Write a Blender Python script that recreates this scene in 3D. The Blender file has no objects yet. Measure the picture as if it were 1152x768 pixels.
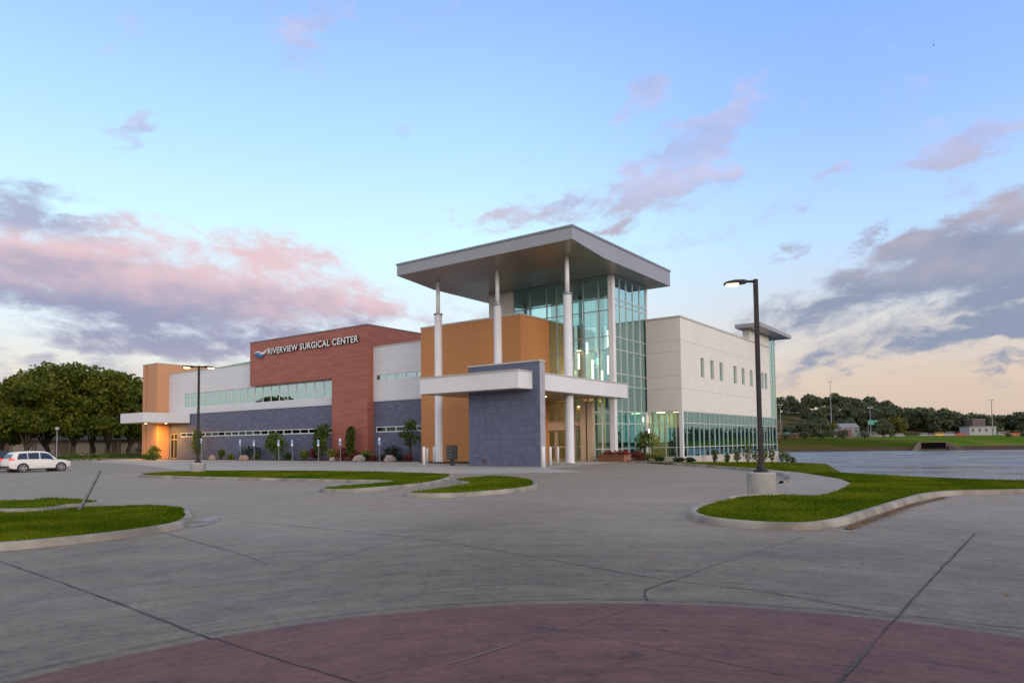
import bpy, bmesh, math, random
import numpy as np
from mathutils import Vector, Matrix
from mathutils.geometry import tessellate_polygon

SC = bpy.context.scene
COL = SC.collection
rad = math.radians

# ------------------------------------------------------------------ camera
cam_d = bpy.data.cameras.new("camera")
cam = bpy.data.objects.new("camera", cam_d); COL.objects.link(cam)
YAW, PIT, ROL = -0.63123, 0.04985, -0.01178
fwd = Vector((math.sin(YAW)*math.cos(PIT), math.cos(YAW)*math.cos(PIT), math.sin(PIT)))
rgt = Vector((math.cos(YAW), -math.sin(YAW), 0)); upv = rgt.cross(fwd)
r2 = rgt*math.cos(ROL) + upv*math.sin(ROL); u2 = upv*math.cos(ROL) - rgt*math.sin(ROL)
cam.matrix_world = Matrix(((r2.x, u2.x, -fwd.x, 0), (r2.y, u2.y, -fwd.y, 0), (r2.z, u2.z, -fwd.z, 1.5), (0, 0, 0, 1)))
cam_d.sensor_width = 36; cam_d.lens = 783.57/1152*36; cam_d.shift_y = 74.37/1152
cam_d.clip_start = 0.05; cam_d.clip_end = 6000
SC.camera = cam
FW = Vector((fwd.x, fwd.y, 0)).normalized(); RT = rgt

def W(u, v, z=0.0):            # u metres across the view, v metres away: plain world coordinates for the far bank
    p = RT*u + FW*v
    return Vector((p.x, p.y, z))

# ------------------------------------------------------------------ sun, sky, exposure
SUN_DIR = Vector((0.93, -0.36, 0.0)).normalized()
SUN_EL = rad(11)
to_sun = Vector((SUN_DIR.x*math.cos(SUN_EL), SUN_DIR.y*math.cos(SUN_EL), math.sin(SUN_EL)))
sl = bpy.data.lights.new("sun", 'SUN'); sun = bpy.data.objects.new("sun", sl); COL.objects.link(sun)
sun.rotation_euler = to_sun.to_track_quat('Z', 'Y').to_euler(); sun.location = (40, -40, 60)
sl.energy = 1.15; sl.angle = rad(25); sl.color = (1.0, 0.90, 0.80)
SC.view_settings.view_transform = 'Standard'; SC.view_settings.look = 'None'
SC.view_settings.exposure = 0.22; SC.view_settings.gamma = 1.0; SC.view_settings.use_curve_mapping = False
SC.render.engine = 'CYCLES'
SC.cycles.use_denoising = True
SC.cycles.max_bounces = 8; SC.cycles.transparent_max_bounces = 16; SC.cycles.glossy_bounces = 4; SC.cycles.diffuse_bounces = 3
SC.cycles.caustics_reflective = False; SC.cycles.caustics_refractive = False
SC.cycles.sample_clamp_indirect = 4

class NT:                       # tiny helper for node graphs
    def __init__(s, nt): s.nt = nt
    def n(s, t, **k):
        x = s.nt.nodes.new(t)
        for a, b in k.items(): setattr(x, a, b)
        return x
    def put(s, sock, v):
        if hasattr(v, 'is_output') or isinstance(v, bpy.types.NodeSocket): s.nt.links.new(v, sock)
        elif v is not None: sock.default_value = v
    def m(s, op, a, b=None, c=None, clamp=False):
        x = s.n('ShaderNodeMath', operation=op, use_clamp=clamp)
        s.put(x.inputs[0], a)
        if b is not None: s.put(x.inputs[1], b)
        if c is not None: s.put(x.inputs[2], c)
        return x.outputs[0]
    def vm(s, op, a, b=None):
        x = s.n('ShaderNodeVectorMath', operation=op); s.put(x.inputs[0], a)
        if b is not None: s.put(x.inputs[1], b)
        return x.outputs['Value'] if op in ('DOT_PRODUCT', 'LENGTH') else x.outputs[0]
    def mix(s, f, a, b, mode='MIX'):
        x = s.n('ShaderNodeMix', data_type='RGBA', blend_type=mode)
        s.put(x.inputs[0], f); s.put(x.inputs[6], a if not isinstance(a, tuple) else (*a, 1)[:4]); s.put(x.inputs[7], b if not isinstance(b, tuple) else (*b, 1)[:4])
        return x.outputs[2]
    def ss(s, v, lo, hi, a=0.0, b=1.0):     # smoothstep map
        x = s.n('ShaderNodeMapRange', interpolation_type='SMOOTHSTEP'); s.put(x.inputs[0], v)
        x.inputs[1].default_value = lo; x.inputs[2].default_value = hi; x.inputs[3].default_value = a; x.inputs[4].default_value = b
        return x.outputs[0]
    def noise(s, vec, scale, detail=4, rough=.55, dist=0.0, dim='3D', w=0):
        x = s.n('ShaderNodeTexNoise', noise_dimensions=dim); s.put(x.inputs['Vector'], vec)
        x.inputs['Scale'].default_value = scale; x.inputs['Detail'].default_value = detail
        x.inputs['Roughness'].default_value = rough; x.inputs['Distortion'].default_value = dist
        if dim == '4D': x.inputs['W'].default_value = w
        return x.outputs[0]
    def ramp(s, f, stops):
        x = s.n('ShaderNodeValToRGB'); s.put(x.inputs[0], f); e = x.color_ramp.elements
        while len(e) < len(stops): e.new(0.5)
        for i, (p, c) in enumerate(stops): e[i].position = p; e[i].color = (*c, 1)
        return x.outputs[0]
    def xyz(s, x=0, y=0, z=0):
        k = s.n('ShaderNodeCombineXYZ')
        for i, v in enumerate((x, y, z)): s.put(k.inputs[i], v)
        return k.outputs[0]
    def sep(s, v):
        k = s.n('ShaderNodeSeparateXYZ'); s.put(k.inputs[0], v); return k.outputs

def build_world():
    w = bpy.data.worlds.new("World"); SC.world = w; w.use_nodes = True
    nt = w.node_tree; nt.nodes.clear(); N = NT(nt)
    d = N.n('ShaderNodeTexCoord').outputs['Generated']
    dx, dy, dz = N.sep(d)
    a_r = N.vm('DOT_PRODUCT', d, tuple(RT)); a_f = N.vm('DOT_PRODUCT', d, tuple(FW))
    az = N.m('MULTIPLY', N.m('ARCTAN2', a_r, a_f), 57.2958)
    el = N.m('MULTIPLY', N.m('ARCSINE', dz), 57.2958)
    elp = N.m('MAXIMUM', el, 0.0)
    # clear sky by elevation, in 0..60 degrees
    e01 = N.m('DIVIDE', elp, 60.0, clamp=True)
    left = N.ramp(e01, [(0.0, (.68, .60, .50)), (.08, (.78, .72, .62)), (.15, (.74, .84, .90)), (.26, (.64, .92, 1.06)), (.40, (.44, .72, 1.04)), (.56, (.29, .49, .97)), (1.0, (.20, .34, .66))])
    rightc = N.ramp(e01, [(0.0, (.58, .46, .38)), (.07, (.68, .54, .44)), (.15, (.66, .66, .66)), (.25, (.48, .70, 1.0)), (.40, (.31, .515, 1.02)), (.56, (.22, .41, .95)), (1.0, (.18, .32, .64))])
    clear = N.mix(N.ss(az, -6, 30), left, rightc)
    # low morning glow on the sun's side, unseen, raised to brighten the facades
    gl = N.m('MULTIPLY', N.ss(N.vm('DOT_PRODUCT', d, tuple(to_sun)), -.1, .75), N.ss(elp, 36, 4))
    glow = N.mix(N.ss(N.vm('DOT_PRODUCT', d, tuple(to_sun)), .4, .95), (1.75, 1.70, 1.90), (2.6, 2.1, 1.65))
    # a Nishita share
    sky = N.n('ShaderNodeTexSky', sky_type='NISHITA'); sky.sun_disc = False
    sky.sun_elevation = SUN_EL; sky.sun_rotation = math.atan2(SUN_DIR.x, SUN_DIR.y)
    nish = N.mix(1.0, sky.outputs[0], (.06, .06, .06), 'MULTIPLY')
    clear = N.mix(.08, clear, nish)
    # cloud noise in azimuth / elevation, drawn out along the wind
    tl = N.ss(az, -16, 14, rad(-9), rad(14)); ct, st = N.m('COSINE', tl), N.m('SINE', tl)
    def field(d_az, d_el):
        a0 = N.m('ADD', az, d_az); e0 = N.m('ADD', el, d_el)
        qa = N.m('ADD', N.m('MULTIPLY', a0, ct), N.m('MULTIPLY', e0, st)); qe = N.m('SUBTRACT', N.m('MULTIPLY', e0, ct), N.m('MULTIPLY', a0, st))
        q = N.xyz(N.m('MULTIPLY', qa, .075), N.m('MULTIPLY', qe, .17), 1.7)
        return N.m('ADD', N.m('MULTIPLY', N.noise(q, 1.25, 12, .64, .45), .60), N.m('MULTIPLY', N.noise(q, 4.6, 10, .66, .4), .40))
    def low(d_az, d_el):
        q = N.xyz(N.m('MULTIPLY', N.m('ADD', az, d_az), .075), N.m('MULTIPLY', N.m('ADD', el, d_el), .17), 1.7)
        return N.noise(q, 2.2, 3, .5, .3)
    nn = field(0.0, 0.0)
    qw = N.xyz(N.m('MULTIPLY', az, .075), N.m('MULTIPLY', el, .17), 4.2)
    azw = N.m('MULTIPLY_ADD', N.m('SUBTRACT', N.noise(qw, 2.6, 6, .6), .5), 13.0, az)
    elw = N.m('MULTIPLY_ADD', N.m('SUBTRACT', N.noise(N.vm('ADD', qw, (9.1, 3.3, 0)), 2.6, 6, .6), .5), 5.5, el)
    def blob(ca, ce, ha, he, tilt):      # soft ellipse in azimuth / elevation
        t = rad(tilt); da = N.m('SUBTRACT', azw, ca); de = N.m('SUBTRACT', elw, ce)
        uu = N.m('MULTIPLY_ADD', da, math.cos(t)/ha, N.m('MULTIPLY', de, math.sin(t)/ha))
        vv = N.m('MULTIPLY_ADD', da, -math.sin(t)/he, N.m('MULTIPLY', de, math.cos(t)/he))
        r = N.m('SQRT', N.m('MULTIPLY_ADD', uu, uu, N.m('MULTIPLY', vv, vv)))
        return N.ss(r, 1.9, 0.0), vv
    BANKS = [(-26.4, 11.3, 17.5, 3.7, -5, 0.46), (29, 9.5, 13, 5.5, 12, .24), (36, 9.6, 7, 1.1, 8, .38), (31, 13.2, 6, 1.2, 16, .40), (21, 19.5, 14, 5, 25, .13), (-30, 5.2, 12, 1.6, 0, .22), (-26.4, 11.3, 17.5, 3.7, -5, 0.44), (-19.5, 14.2, 4.9, 2.2, -4, 0.36), (-32.3, 12.8, 6.9, 2.5, 7, 0.43), (-11.3, 10.8, 4.6, 1.7, -17, 0.37), (-35.9, 15.6, 3.7, 1.4, 10, 0.33), (-31.8, 15.4, 2.5, 0.9, 17, 0.29), (-33.5, 5.8, 6.2, 0.8, 8, 0.3), (-26.3, 7.5, 10.0, 1.4, -1, 0.38), (-17.5, 8.8, 6.3, 1.4, -2, 0.38), (32.4, 11.9, 9.2, 2.4, 7, 0.44), (35.5, 14.6, 3.6, 1.4, 11, 0.38), (26.1, 10.3, 5.0, 1.4, 16, 0.36), (33.7, 7.3, 6.6, 1.0, 8, 0.42), (29.4, 6.6, 3.1, 0.6, 5, 0.3), (24.4, 6.1, 2.7, 0.7, 2, 0.31), (35.7, 5.3, 2.2, 0.5, 5, 0.3), (26.2, 4.9, 2.1, 0.5, -3, 0.27), (27.0, 14.5, 2.0, 0.9, 27, 0.35), (22.7, 8.7, 3.1, 0.7, 12, 0.29), (15.5, 22.5, 7.0, 1.9, 39, 0.37), (11.9, 20.0, 5.8, 1.3, 14, 0.37), (11.1, 26.6, 2.5, 1.2, 19, 0.32), (19.4, 25.4, 2.6, 1.1, 39, 0.27), (3.5, 18.5, 5.0, 0.9, 6, 0.34), (-1.9, 18.2, 3.0, 0.6, 9, 0.29), (9.3, 16.6, 3.6, 0.6, 2, 0.26), (25.5, 18.8, 3.0, 1.0, 23, 0.37), (34.9, 19.7, 3.6, 1.3, 6, 0.36), (31.8, 19.4, 1.7, 0.5, 10, 0.25), (-16.2, 30.8, 5.0, 2.2, 51, 0.30), (-28.3, 22.3, 1.7, 0.7, 37, 0.25), (21.6, 14.0, 1.9, 0.6, 13, 0.26), (-9.8, 24.4, 2.2, 0.5, 16, 0.22), (-21.5, 19.8, 1.5, 0.5, 21, 0.22), (-30.1, 27.7, 3.6, 0.7, 30, 0.2), (-6.8, 32.0, 4.3, 1.0, 25, 0.2),]
    S = None; vl = vr = None
    for c in BANKS:
        b, vv = blob(*c[:5]); q = N.m('MULTIPLY', b, c[5]*.88)
        if vl is None: vl = vv
        if c[0] == 32.4 and vr is None: vr = vv
        S = q if S is None else N.m('MAXIMUM', S, q)
    # unseen veil overhead and cloud beyond the view, added to neutralise the light
    away = N.m('MAXIMUM', N.ss(N.m('ABSOLUTE', az), 82, 108), N.ss(el, 38, 55))
    S = N.m('MAXIMUM', S, N.m('MULTIPLY', away, .30))
    dens = N.ss(N.m('ADD', nn, S), .575, .83)
    dens = N.m('MULTIPLY', dens, N.ss(el, 0.8, 4.0))
    # rosy where the low sun reaches the tops, blue-grey below; edges catch light
    edge = N.m('MULTIPLY', N.m('SUBTRACT', low(0, 0), low(.6, 1.6)), 1.5)
    edge = N.m('ADD', edge, N.m('MULTIPLY', N.m('SUBTRACT', nn, .5), 1.3))
    vlw = N.m('DIVIDE', N.m('ADD', N.m('SUBTRACT', el, 11.3), N.m('MULTIPLY', N.m('ADD', az, 26), .10)), 3.4)
    lit_l = N.ss(N.m('ADD', N.m('SUBTRACT', vlw, .05), edge), -.75, .80)
    c_l = N.mix(lit_l, (.275, .285, .42), (.70, .50, .535))
    c_l = N.mix(N.ss(el, 8.2, 5.0), c_l, (.36, .37, .46))
    c_l = N.mix(N.m('MULTIPLY', N.ss(az, -27, -34), N.ss(el, 13.6, 15.2)), c_l, (.36, .39, .54))
    lit_r = N.ss(N.m('ADD', N.m('MULTIPLY', vr, .4), edge), -.6, 1.2)
    c_r = N.mix(lit_r, (.225, .275, .39), (.42, .385, .465))
    cc = N.mix(N.ss(az, -12, 6), c_l, c_r)
    cc = N.mix(N.ss(el, 17, 20.5), cc, N.mix(N.ss(edge, -.5, .6), (.36, .42, .66), (.56, .52, .68)))
    cc = N.mix(away, cc, N.mix(N.ss(edge, -.6, .6), (.56, .56, .60), (.95, .88, .84)))
    thin = N.mix(N.ss(el, 15, 26), (.95,)*3, (.70,)*3)
    dens = N.m('MULTIPLY', dens, N.mix(away, thin, (.9,)*3))
    fin = N.mix(dens, clear, cc)
    gl = N.m('MULTIPLY', gl, N.ss(N.m('ABSOLUTE', az), 48, 80))
    fin = N.mix(N.m('MULTIPLY', gl, .9), fin, N.mix(dens, glow, (1.1, .95, .92)))
    # ground half of the sphere
    fin = N.mix(N.ss(el, -2, 0), (.20, .20, .20), fin)
    sc = N.mix(1.0, fin, (10, 10, 10), 'MULTIPLY')
    bg = N.n('ShaderNodeBackground'); N.put(bg.inputs[0], sc); bg.inputs[1].default_value = 0.1
    N.put(N.n('ShaderNodeOutputWorld').inputs[0], bg.outputs[0])
    w.cycles.sampling_method = 'MANUAL'; w.cycles.sample_map_resolution = 1024
build_world()

# ------------------------------------------------------------------ materials
MATS = {}
def mat(name, c1, c2=None, rough=.6, metal=0.0, scale=2.0, bump=0.0, spec=.5, stretch=(1, 1, 1), detail=5, emit=None, es=0):
    if name in MATS: return MATS[name]
    m = bpy.data.materials.new(name); m.use_nodes = True; nt = m.node_tree; N = NT(nt)
    b = nt.nodes['Principled BSDF']; b.inputs['Roughness'].default_value = rough; b.inputs['Metallic'].default_value = metal
    b.inputs['Specular IOR Level'].default_value = spec
    tc = N.n('ShaderNodeTexCoord').outputs['Object']
    mp = N.n('ShaderNodeMapping'); N.put(mp.inputs[0], tc); mp.inputs['Scale'].default_value = stretch
    if c2 is None: c2 = tuple(x*.86 for x in c1)
    nz = N.noise(mp.outputs[0], scale, detail)
    N.put(b.inputs['Base Color'], N.mix(N.ss(nz, .3, .7), tuple(c1), tuple(c2)))
    if bump:
        bp = N.n('ShaderNodeBump'); bp.inputs['Strength'].default_value = bump; bp.inputs['Distance'].default_value = .02
        N.put(bp.inputs['Height'], N.noise(mp.outputs[0], scale*8, 6)); N.put(b.inputs['Normal'], bp.outputs[0])
    if emit: b.inputs['Emission Color'].default_value = (*emit, 1); b.inputs['Emission Strength'].default_value = es
    MATS[name] = m; return m

def brickmat(name, c1, c2, mortar, bw, bh, ms=.012, rough=.7, offset=.5, bump=.4, spec=.4, nvar=.25, metal=0):
    if name in MATS: return MATS[name]
    m = bpy.data.materials.new(name); m.use_nodes = True; nt = m.node_tree; N = NT(nt)
    b = nt.nodes['Principled BSDF']; b.inputs['Roughness'].default_value = rough; b.inputs['Specular IOR Level'].default_value = spec; b.inputs['Metallic'].default_value = metal
    o = N.n('ShaderNodeTexCoord').outputs['Object']; x, y, z = N.sep(o)
    v = N.xyz(N.m('ADD', x, y), z, 0)
    br = N.n('ShaderNodeTexBrick'); br.offset = offset; N.put(br.inputs['Vector'], v)
    br.inputs['Color1'].default_value = (*c1, 1); br.inputs['Color2'].default_value = (*c2, 1); br.inputs['Mortar'].default_value = (*mortar, 1)
    br.inputs['Scale'].default_value = 1; br.inputs['Brick Width'].default_value = bw; br.inputs['Row Height'].default_value = bh
    br.inputs['Mortar Size'].default_value = ms; br.inputs['Mortar Smooth'].default_value = .2
    big = N.noise(o, .35, 4); fine = N.noise(o, 6, 4)
    f = N.m('ADD', 1-nvar/2, N.m('MULTIPLY', N.m('SUBTRACT', N.m('ADD', N.m('MULTIPLY', big, .6), N.m('MULTIPLY', fine, .4)), .25), nvar))
    N.put(b.inputs['Base Color'], N.mix(1.0, br.outputs[0], N.xyz(f, f, f), 'MULTIPLY'))
    bp = N.n('ShaderNodeBump'); bp.inputs['Strength'].default_value = bump; bp.inputs['Distance'].default_value = .01; bp.invert = True
    N.put(bp.inputs['Height'], br.outputs[1]); N.put(b.inputs['Normal'], bp.outputs[0])
    MATS[name] = m; return m

def glassmat(name, tint, refl, base=.25, rough=.015):
    m = bpy.data.materials.new(name); m.use_nodes = True; nt = m.node_tree; nt.nodes.clear(); N = NT(nt)
    tr = N.n('ShaderNodeBsdfTransparent'); tr.inputs[0].default_value = (*tint, 1)
    gl = N.n('ShaderNodeBsdfGlossy'); gl.inputs[0].default_value = (*refl, 1); gl.inputs['Roughness'].default_value = rough
    bp = N.n('ShaderNodeBump'); bp.inputs['Strength'].default_value = .02; bp.inputs['Distance'].default_value = .02
    N.put(bp.inputs['Height'], N.noise(N.n('ShaderNodeTexCoord').outputs['Object'], .7, 2)); N.put(gl.inputs['Normal'], bp.outputs[0])
    fr = N.n('ShaderNodeFresnel'); fr.inputs[0].default_value = 1.5
    fac = N.m('ADD', base, N.m('MULTIPLY', fr.outputs[0], 1-base), clamp=True)
    mx = N.n('ShaderNodeMixShader'); N.put(mx.inputs[0], fac); N.put(mx.inputs[1], tr.outputs[0]); N.put(mx.inputs[2], gl.outputs[0])
    N.put(N.n('ShaderNodeOutputMaterial').inputs[0], mx.outputs[0]); MATS[name] = m; return m

def concrete(name, base, streak=.25, center=None, rough=.62, tone2=None):
    m = bpy.data.materials.new(name); m.use_nodes = True; nt = m.node_tree; N = NT(nt)
    b = nt.nodes['Principled BSDF']; o = N.n('ShaderNodeTexCoord').outputs['Object']; x, y, z = N.sep(o)
    # broom and tyre streaks sweep round the turning circle
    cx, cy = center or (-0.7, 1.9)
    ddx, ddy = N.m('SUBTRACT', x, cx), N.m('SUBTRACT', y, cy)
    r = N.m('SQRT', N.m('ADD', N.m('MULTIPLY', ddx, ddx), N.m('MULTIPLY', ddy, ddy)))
    th = N.m('ARCTAN2', ddx, ddy)
    warp = N.m('MULTIPLY', N.noise(o, .12, 2), 7.0)
    pol = N.xyz(N.m('ADD', N.m('MULTIPLY', r, 1.0), warp), N.m('MULTIPLY', th, .9), 0)
    s1 = N.noise(pol, 1.6, 7, .68); s2 = N.noise(N.xyz(N.m('MULTIPLY', r, 5.0), N.m('MULTIPLY', th, 2.0), 3), 2.0, 5, .7)
    big = N.noise(o, .22, 5, .6); fine = N.noise(o, 14, 5, .7); spots = N.noise(o, 1.9, 4, .6); mid = N.noise(o, 2.6, 6, .7)
    f = N.m('ADD', 1.0, N.m('MULTIPLY', N.m('SUBTRACT', s1, .5), streak*2.2))
    f = N.m('ADD', f, N.m('MULTIPLY', N.m('SUBTRACT', s2, .5), streak*2.4))
    f = N.m('ADD', f, N.m('MULTIPLY', N.m('SUBTRACT', big, .5), .7))
    f = N.m('ADD', f, N.m('MULTIPLY', N.m('SUBTRACT', fine, .5), .75))
    f = N.m('ADD', f, N.m('MULTIPLY', N.m('SUBTRACT', mid, .5), .7))
    f = N.m('SUBTRACT', f, N.ss(spots, .64, .74, 0, .20))
    # foreground shade painted into the colour, darkest around the circle
    near_shade = N.m('MULTIPLY', N.ss(N.m('ADD', r, N.m('MULTIPLY', N.m('SUBTRACT', big, .5), 9.0)), 17.0, 5.0), .42)
    f = N.m('SUBTRACT', f, near_shade)
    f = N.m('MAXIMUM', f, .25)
    colr = N.mix(N.ss(big, .35, .65), tuple(base), tuple(tone2 or (base[0]*.93, base[1]*.96, base[2]*1.02)))
    N.put(b.inputs['Base Color'], N.mix(1.0, colr, N.xyz(f, f, f), 'MULTIPLY'))
    N.put(b.inputs['Roughness'], N.m('ADD', rough-.16, N.m('MULTIPLY', s1, .2))); b.inputs['Specular IOR Level'].default_value = .32
    bp = N.n('ShaderNodeBump'); bp.inputs['Strength'].default_value = .18; bp.inputs['Distance'].default_value = .01
    N.put(bp.inputs['Height'], N.noise(o, 22, 6, .7)); N.put(b.inputs['Normal'], bp.outputs[0])
    MATS[name] = m; return m

def leafmat(name, c1, c2, rough=.6, tr=.25, spec=.25, ns=.55):
    m = bpy.data.materials.new(name); m.use_nodes = True; nt = m.node_tree; N = NT(nt)
    b = nt.nodes['Principled BSDF']; b.inputs['Roughness'].default_value = rough; b.inputs['Specular IOR Level'].default_value = spec
    g = N.n('ShaderNodeNewGeometry').outputs['Random Per Island']
    o = N.n('ShaderNodeTexCoord').outputs['Object']
    f = N.m('ADD', N.m('MULTIPLY', g, .45), N.m('MULTIPLY', N.ss(N.noise(o, ns, 4), .3, .7), .55))
    c = N.mix(N.ss(f, .2, .8), tuple(c1), tuple(c2)); N.put(b.inputs['Base Color'], c)
    t = N.n('ShaderNodeBsdfTranslucent'); N.put(t.inputs[0], c)
    mx = N.n('ShaderNodeMixShader'); mx.inputs[0].default_value = tr
    N.put(mx.inputs[1], b.outputs[0]); N.put(mx.inputs[2], t.outputs[0])
    N.put(nt.nodes['Material Output'].inputs[0], mx.outputs[0]); MATS[name] = m; return m

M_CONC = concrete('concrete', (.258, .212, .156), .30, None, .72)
M_CONC_L = concrete('light_concrete', (.37, .34, .295), .16, (-60, 10), .72)
M_CONC_W = concrete('walk_concrete', (.285, .248, .20), .16, (20, 60), .8)
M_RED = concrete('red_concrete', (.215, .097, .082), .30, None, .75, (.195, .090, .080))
M_KERB = mat('kerb_concrete', (.33, .30, .255), (.155, .138, .115), .8, 0, 1.1, .5)
M_JOINT = mat('joint_sealant', (.022, .021, .021), (.075, .068, .06), .8, 0, 3.0)
M_LAWN = mat('lawn_soil', (.045, .085, .005), (.085, .13, .010), 1, 0, .5, .5, 0.0)
M_GRASSLAND = mat('rough_grass', (.055, .10, .012), (.085, .10, .02), 1, 0, .15, .4, 0.0)
M_MULCH = mat('mulch', (.045, .028, .018), (.09, .05, .035), .95, 0, 9, .8)
M_GREYB = brickmat('grey_brick', (.150, .165, .250), (.108, .120, .188), (.078, .088, .138), .46, .23, .015, .6)
M_PIER = brickmat('stacked_grey_brick', (.128, .146, .228), (.100, .116, .186), (.064, .076, .122), .21, .42, .014, .55, .5, .5)
M_REDB = brickmat('red_tile', (.42, .140, .100), (.325, .106, .078), (.185, .066, .052), 1.2, .20, .014, .55, .37)
M_WHITEP = brickmat('white_metal_panel', (.66, .67, .71), (.64, .65, .69), (.42, .43, .47), 3.1, .92, .012, .38, 0, .3, .5, .10)
M_ORANGE = brickmat('orange_panel', (.54, .238, .092), (.51, .226, .087), (.45, .20, .077), 9.0, .31, .012, .65, 0, .25, .3, .16)
M_TAN = brickmat('tan_panel', (.54, .275, .145), (.51, .26, .137), (.44, .222, .117), 9.0, .31, .012, .65, 0, .25, .3, .14)
M_BEIGE = mat('beige_stucco', (.69, .665, .62), (.655, .63, .585), .85, 0, .5, .12)
M_SEAM = mat('stucco_groove', (.54, .52, .49), (.50, .48, .45), .9)
M_CAP = mat('parapet_cap', (.50, .47, .42), (.44, .41, .37), .5, .2)
M_CAPD = mat('dark_cap', (.16, .12, .115), (.13, .10, .10), .5, .2)
M_FASCIA = brickmat('silver_fascia_panel', (.31, .31, .335), (.295, .295, .32), (.21, .21, .23), 2.6, 9.0, .012, .42, 0, .2, .5, .12, .35)
M_SOFFIT = mat('soffit_metal', (.33, .28, .235), (.29, .245, .21), .34, .5, .3)
M_WHITE = mat('white_paint', (.72, .72, .74), (.66, .66, .68), .4, 0, .8)
M_WHITEF = mat('white_fascia', (.68, .68, .71), (.63, .63, .66), .38, 0, .4)
M_ALU = mat('aluminium_frame', (.60, .63, .63), (.54, .57, .57), .38, .3)
M_MULL = mat('tower_mullion', (.34, .39, .40), (.30, .35, .36), .4, .4)
M_TANF = mat('tan_frame', (.52, .40, .29), (.47, .36, .26), .5, .1)
M_ROOFING = mat('roof_membrane', (.35, .35, .34), (.28, .28, .27), .9)
M_GREENR = mat('green_metal', (.13, .36, .23), (.11, .31, .20), .5, .2)
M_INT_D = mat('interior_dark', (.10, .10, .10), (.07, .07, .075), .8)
M_INT_W = mat('interior_wall', (.42, .40, .36), (.37, .35, .31), .8)
M_INT_Y = mat('interior_yellow', (.50, .39, .13), (.44, .35, .115), .8)
M_FLOOR = mat('interior_floor', (.25, .22, .18), (.20, .18, .15), .4)
M_BLACK = mat('black_metal', (.022, .021, .024), (.03, .028, .03), .45, .3)
M_BRONZE = mat('bronze_pole', (.013, .011, .012), (.019, .016, .017), .5, 0, spec=.3)
M_GALV = mat('galvanised_steel', (.26, .27, .30), (.20, .21, .235), .45, .6, 6)
M_LENS = mat('lamp_lens', (.9, .8, .6), (.9, .8, .6), .4, emit=(1.0, .66, .30), es=6)
M_PEND = mat('pendant_glow', (.9, .85, .7), (.9, .85, .7), .4, emit=(1.0, .84, .58), es=4.5)
M_CEIL = mat('ceiling_light', (.9, .85, .7), (.9, .85, .7), .4, emit=(1.0, .80, .45), es=9)
M_EXIT = mat('exit_sign_green', (.05, .5, .2), (.05, .5, .2), .4, emit=(.05, .9, .35), es=1.2)
M_GLASS = glassmat('tower_glass', (.78, .92, .88), (.56, .90, .96), .32)
M_GLASS_T = glassmat('side_glass', (.66, .90, .86), (.64, 1.0, 1.0), .62)
M_GLASS_L = glassmat('wing_glass', (.55, .70, .66), (.48, .84, .95), .44)
M_GLASS_D = glassmat('low_glass', (.74, .86, .78), (.42, .78, .90), .10)
M_GLASS_R = glassmat('ribbon_glass', (.10, .16, .16), (.58, .83, .92), .66)
M_GLASS_S = glassmat('strip_glass', (.06, .12, .10), (.16, .30, .28), .22)
M_BLUE = mat('sign_blue', (.05, .26, .72), (.05, .26, .72), .4)
M_SIGNW = mat('sign_white', (.75, .78, .82), (.72, .75, .8), .4)
M_LETTER = mat('letter_white', (.85, .85, .86), (.82, .82, .83), .35)
M_LETTER_S = mat('letter_return', (.02, .015, .015), (.02, .015, .015), .5)
M_EMB1 = mat('emblem_blue', (.01, .24, .55), (.01, .20, .50), .35)
M_EMB2 = mat('emblem_navy', (.015, .06, .26), (.015, .06, .24), .35)
M_BARK = mat('bark', (.065, .045, .032), (.04, .028, .02), .9, 0, 4, .6, stretch=(1, 1, .25))
M_LEAF_A = leafmat('leaf_green', (.050, .070, .006), (.125, .140, .012))
M_LEAF_B = leafmat('leaf_far', (.062, .082, .046), (.115, .135, .066))  # lightened in colour to stand in for distance haze
M_LEAF_Y = leafmat('leaf_yellow', (.11, .105, .012), (.15, .13, .018))
M_LEAF_S = leafmat('leaf_shrub', (.050, .092, .012), (.115, .165, .026))
M_LEAF_G = leafmat('leaf_golden', (.13, .17, .02), (.22, .22, .035))
M_LEAF_D = leafmat('leaf_dark', (.018, .036, .018), (.035, .058, .03))
M_LEAF_RD = leafmat('leaf_red', (.12, .03, .025), (.20, .05, .035))
M_FLOWER = leafmat('flower_red', (.25, .02, .03), (.42, .05, .06))
M_BLADE = leafmat('grass_blade', (.040, .085, .003), (.165, .185, .012), .9, .3, 0.0, .42)
M_ROCK = mat('sandstone', (.40, .27, .19), (.27, .18, .13), .9, 0, 3, .8)
M_ROCK2 = mat('grey_stone', (.36, .33, .29), (.26, .23, .2), .9, 0, 3, .8)
M_PLANTER = brickmat('planter_brick', (.30, .12, .07), (.25, .10, .06), (.2, .12, .09), .3, .09, .01)

# ------------------------------------------------------------------ mesh helpers
ORG = {}
def tag(o, label=None, cat=None, group=None, kind=None):
    if label: o['label'] = label
    if cat: o['category'] = cat
    if group: o['group'] = group
    if kind: o['kind'] = kind
    return o
def thing(name, loc, label, cat, group=None, rz=0.0):
    o = bpy.data.objects.new(name, None); COL.objects.link(o); o.location = loc; o.rotation_euler = (0, 0, rz)
    o.empty_display_size = .3
    ORG[o.name] = Vector((0, 0, 0)); return tag(o, label, cat, group)

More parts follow.
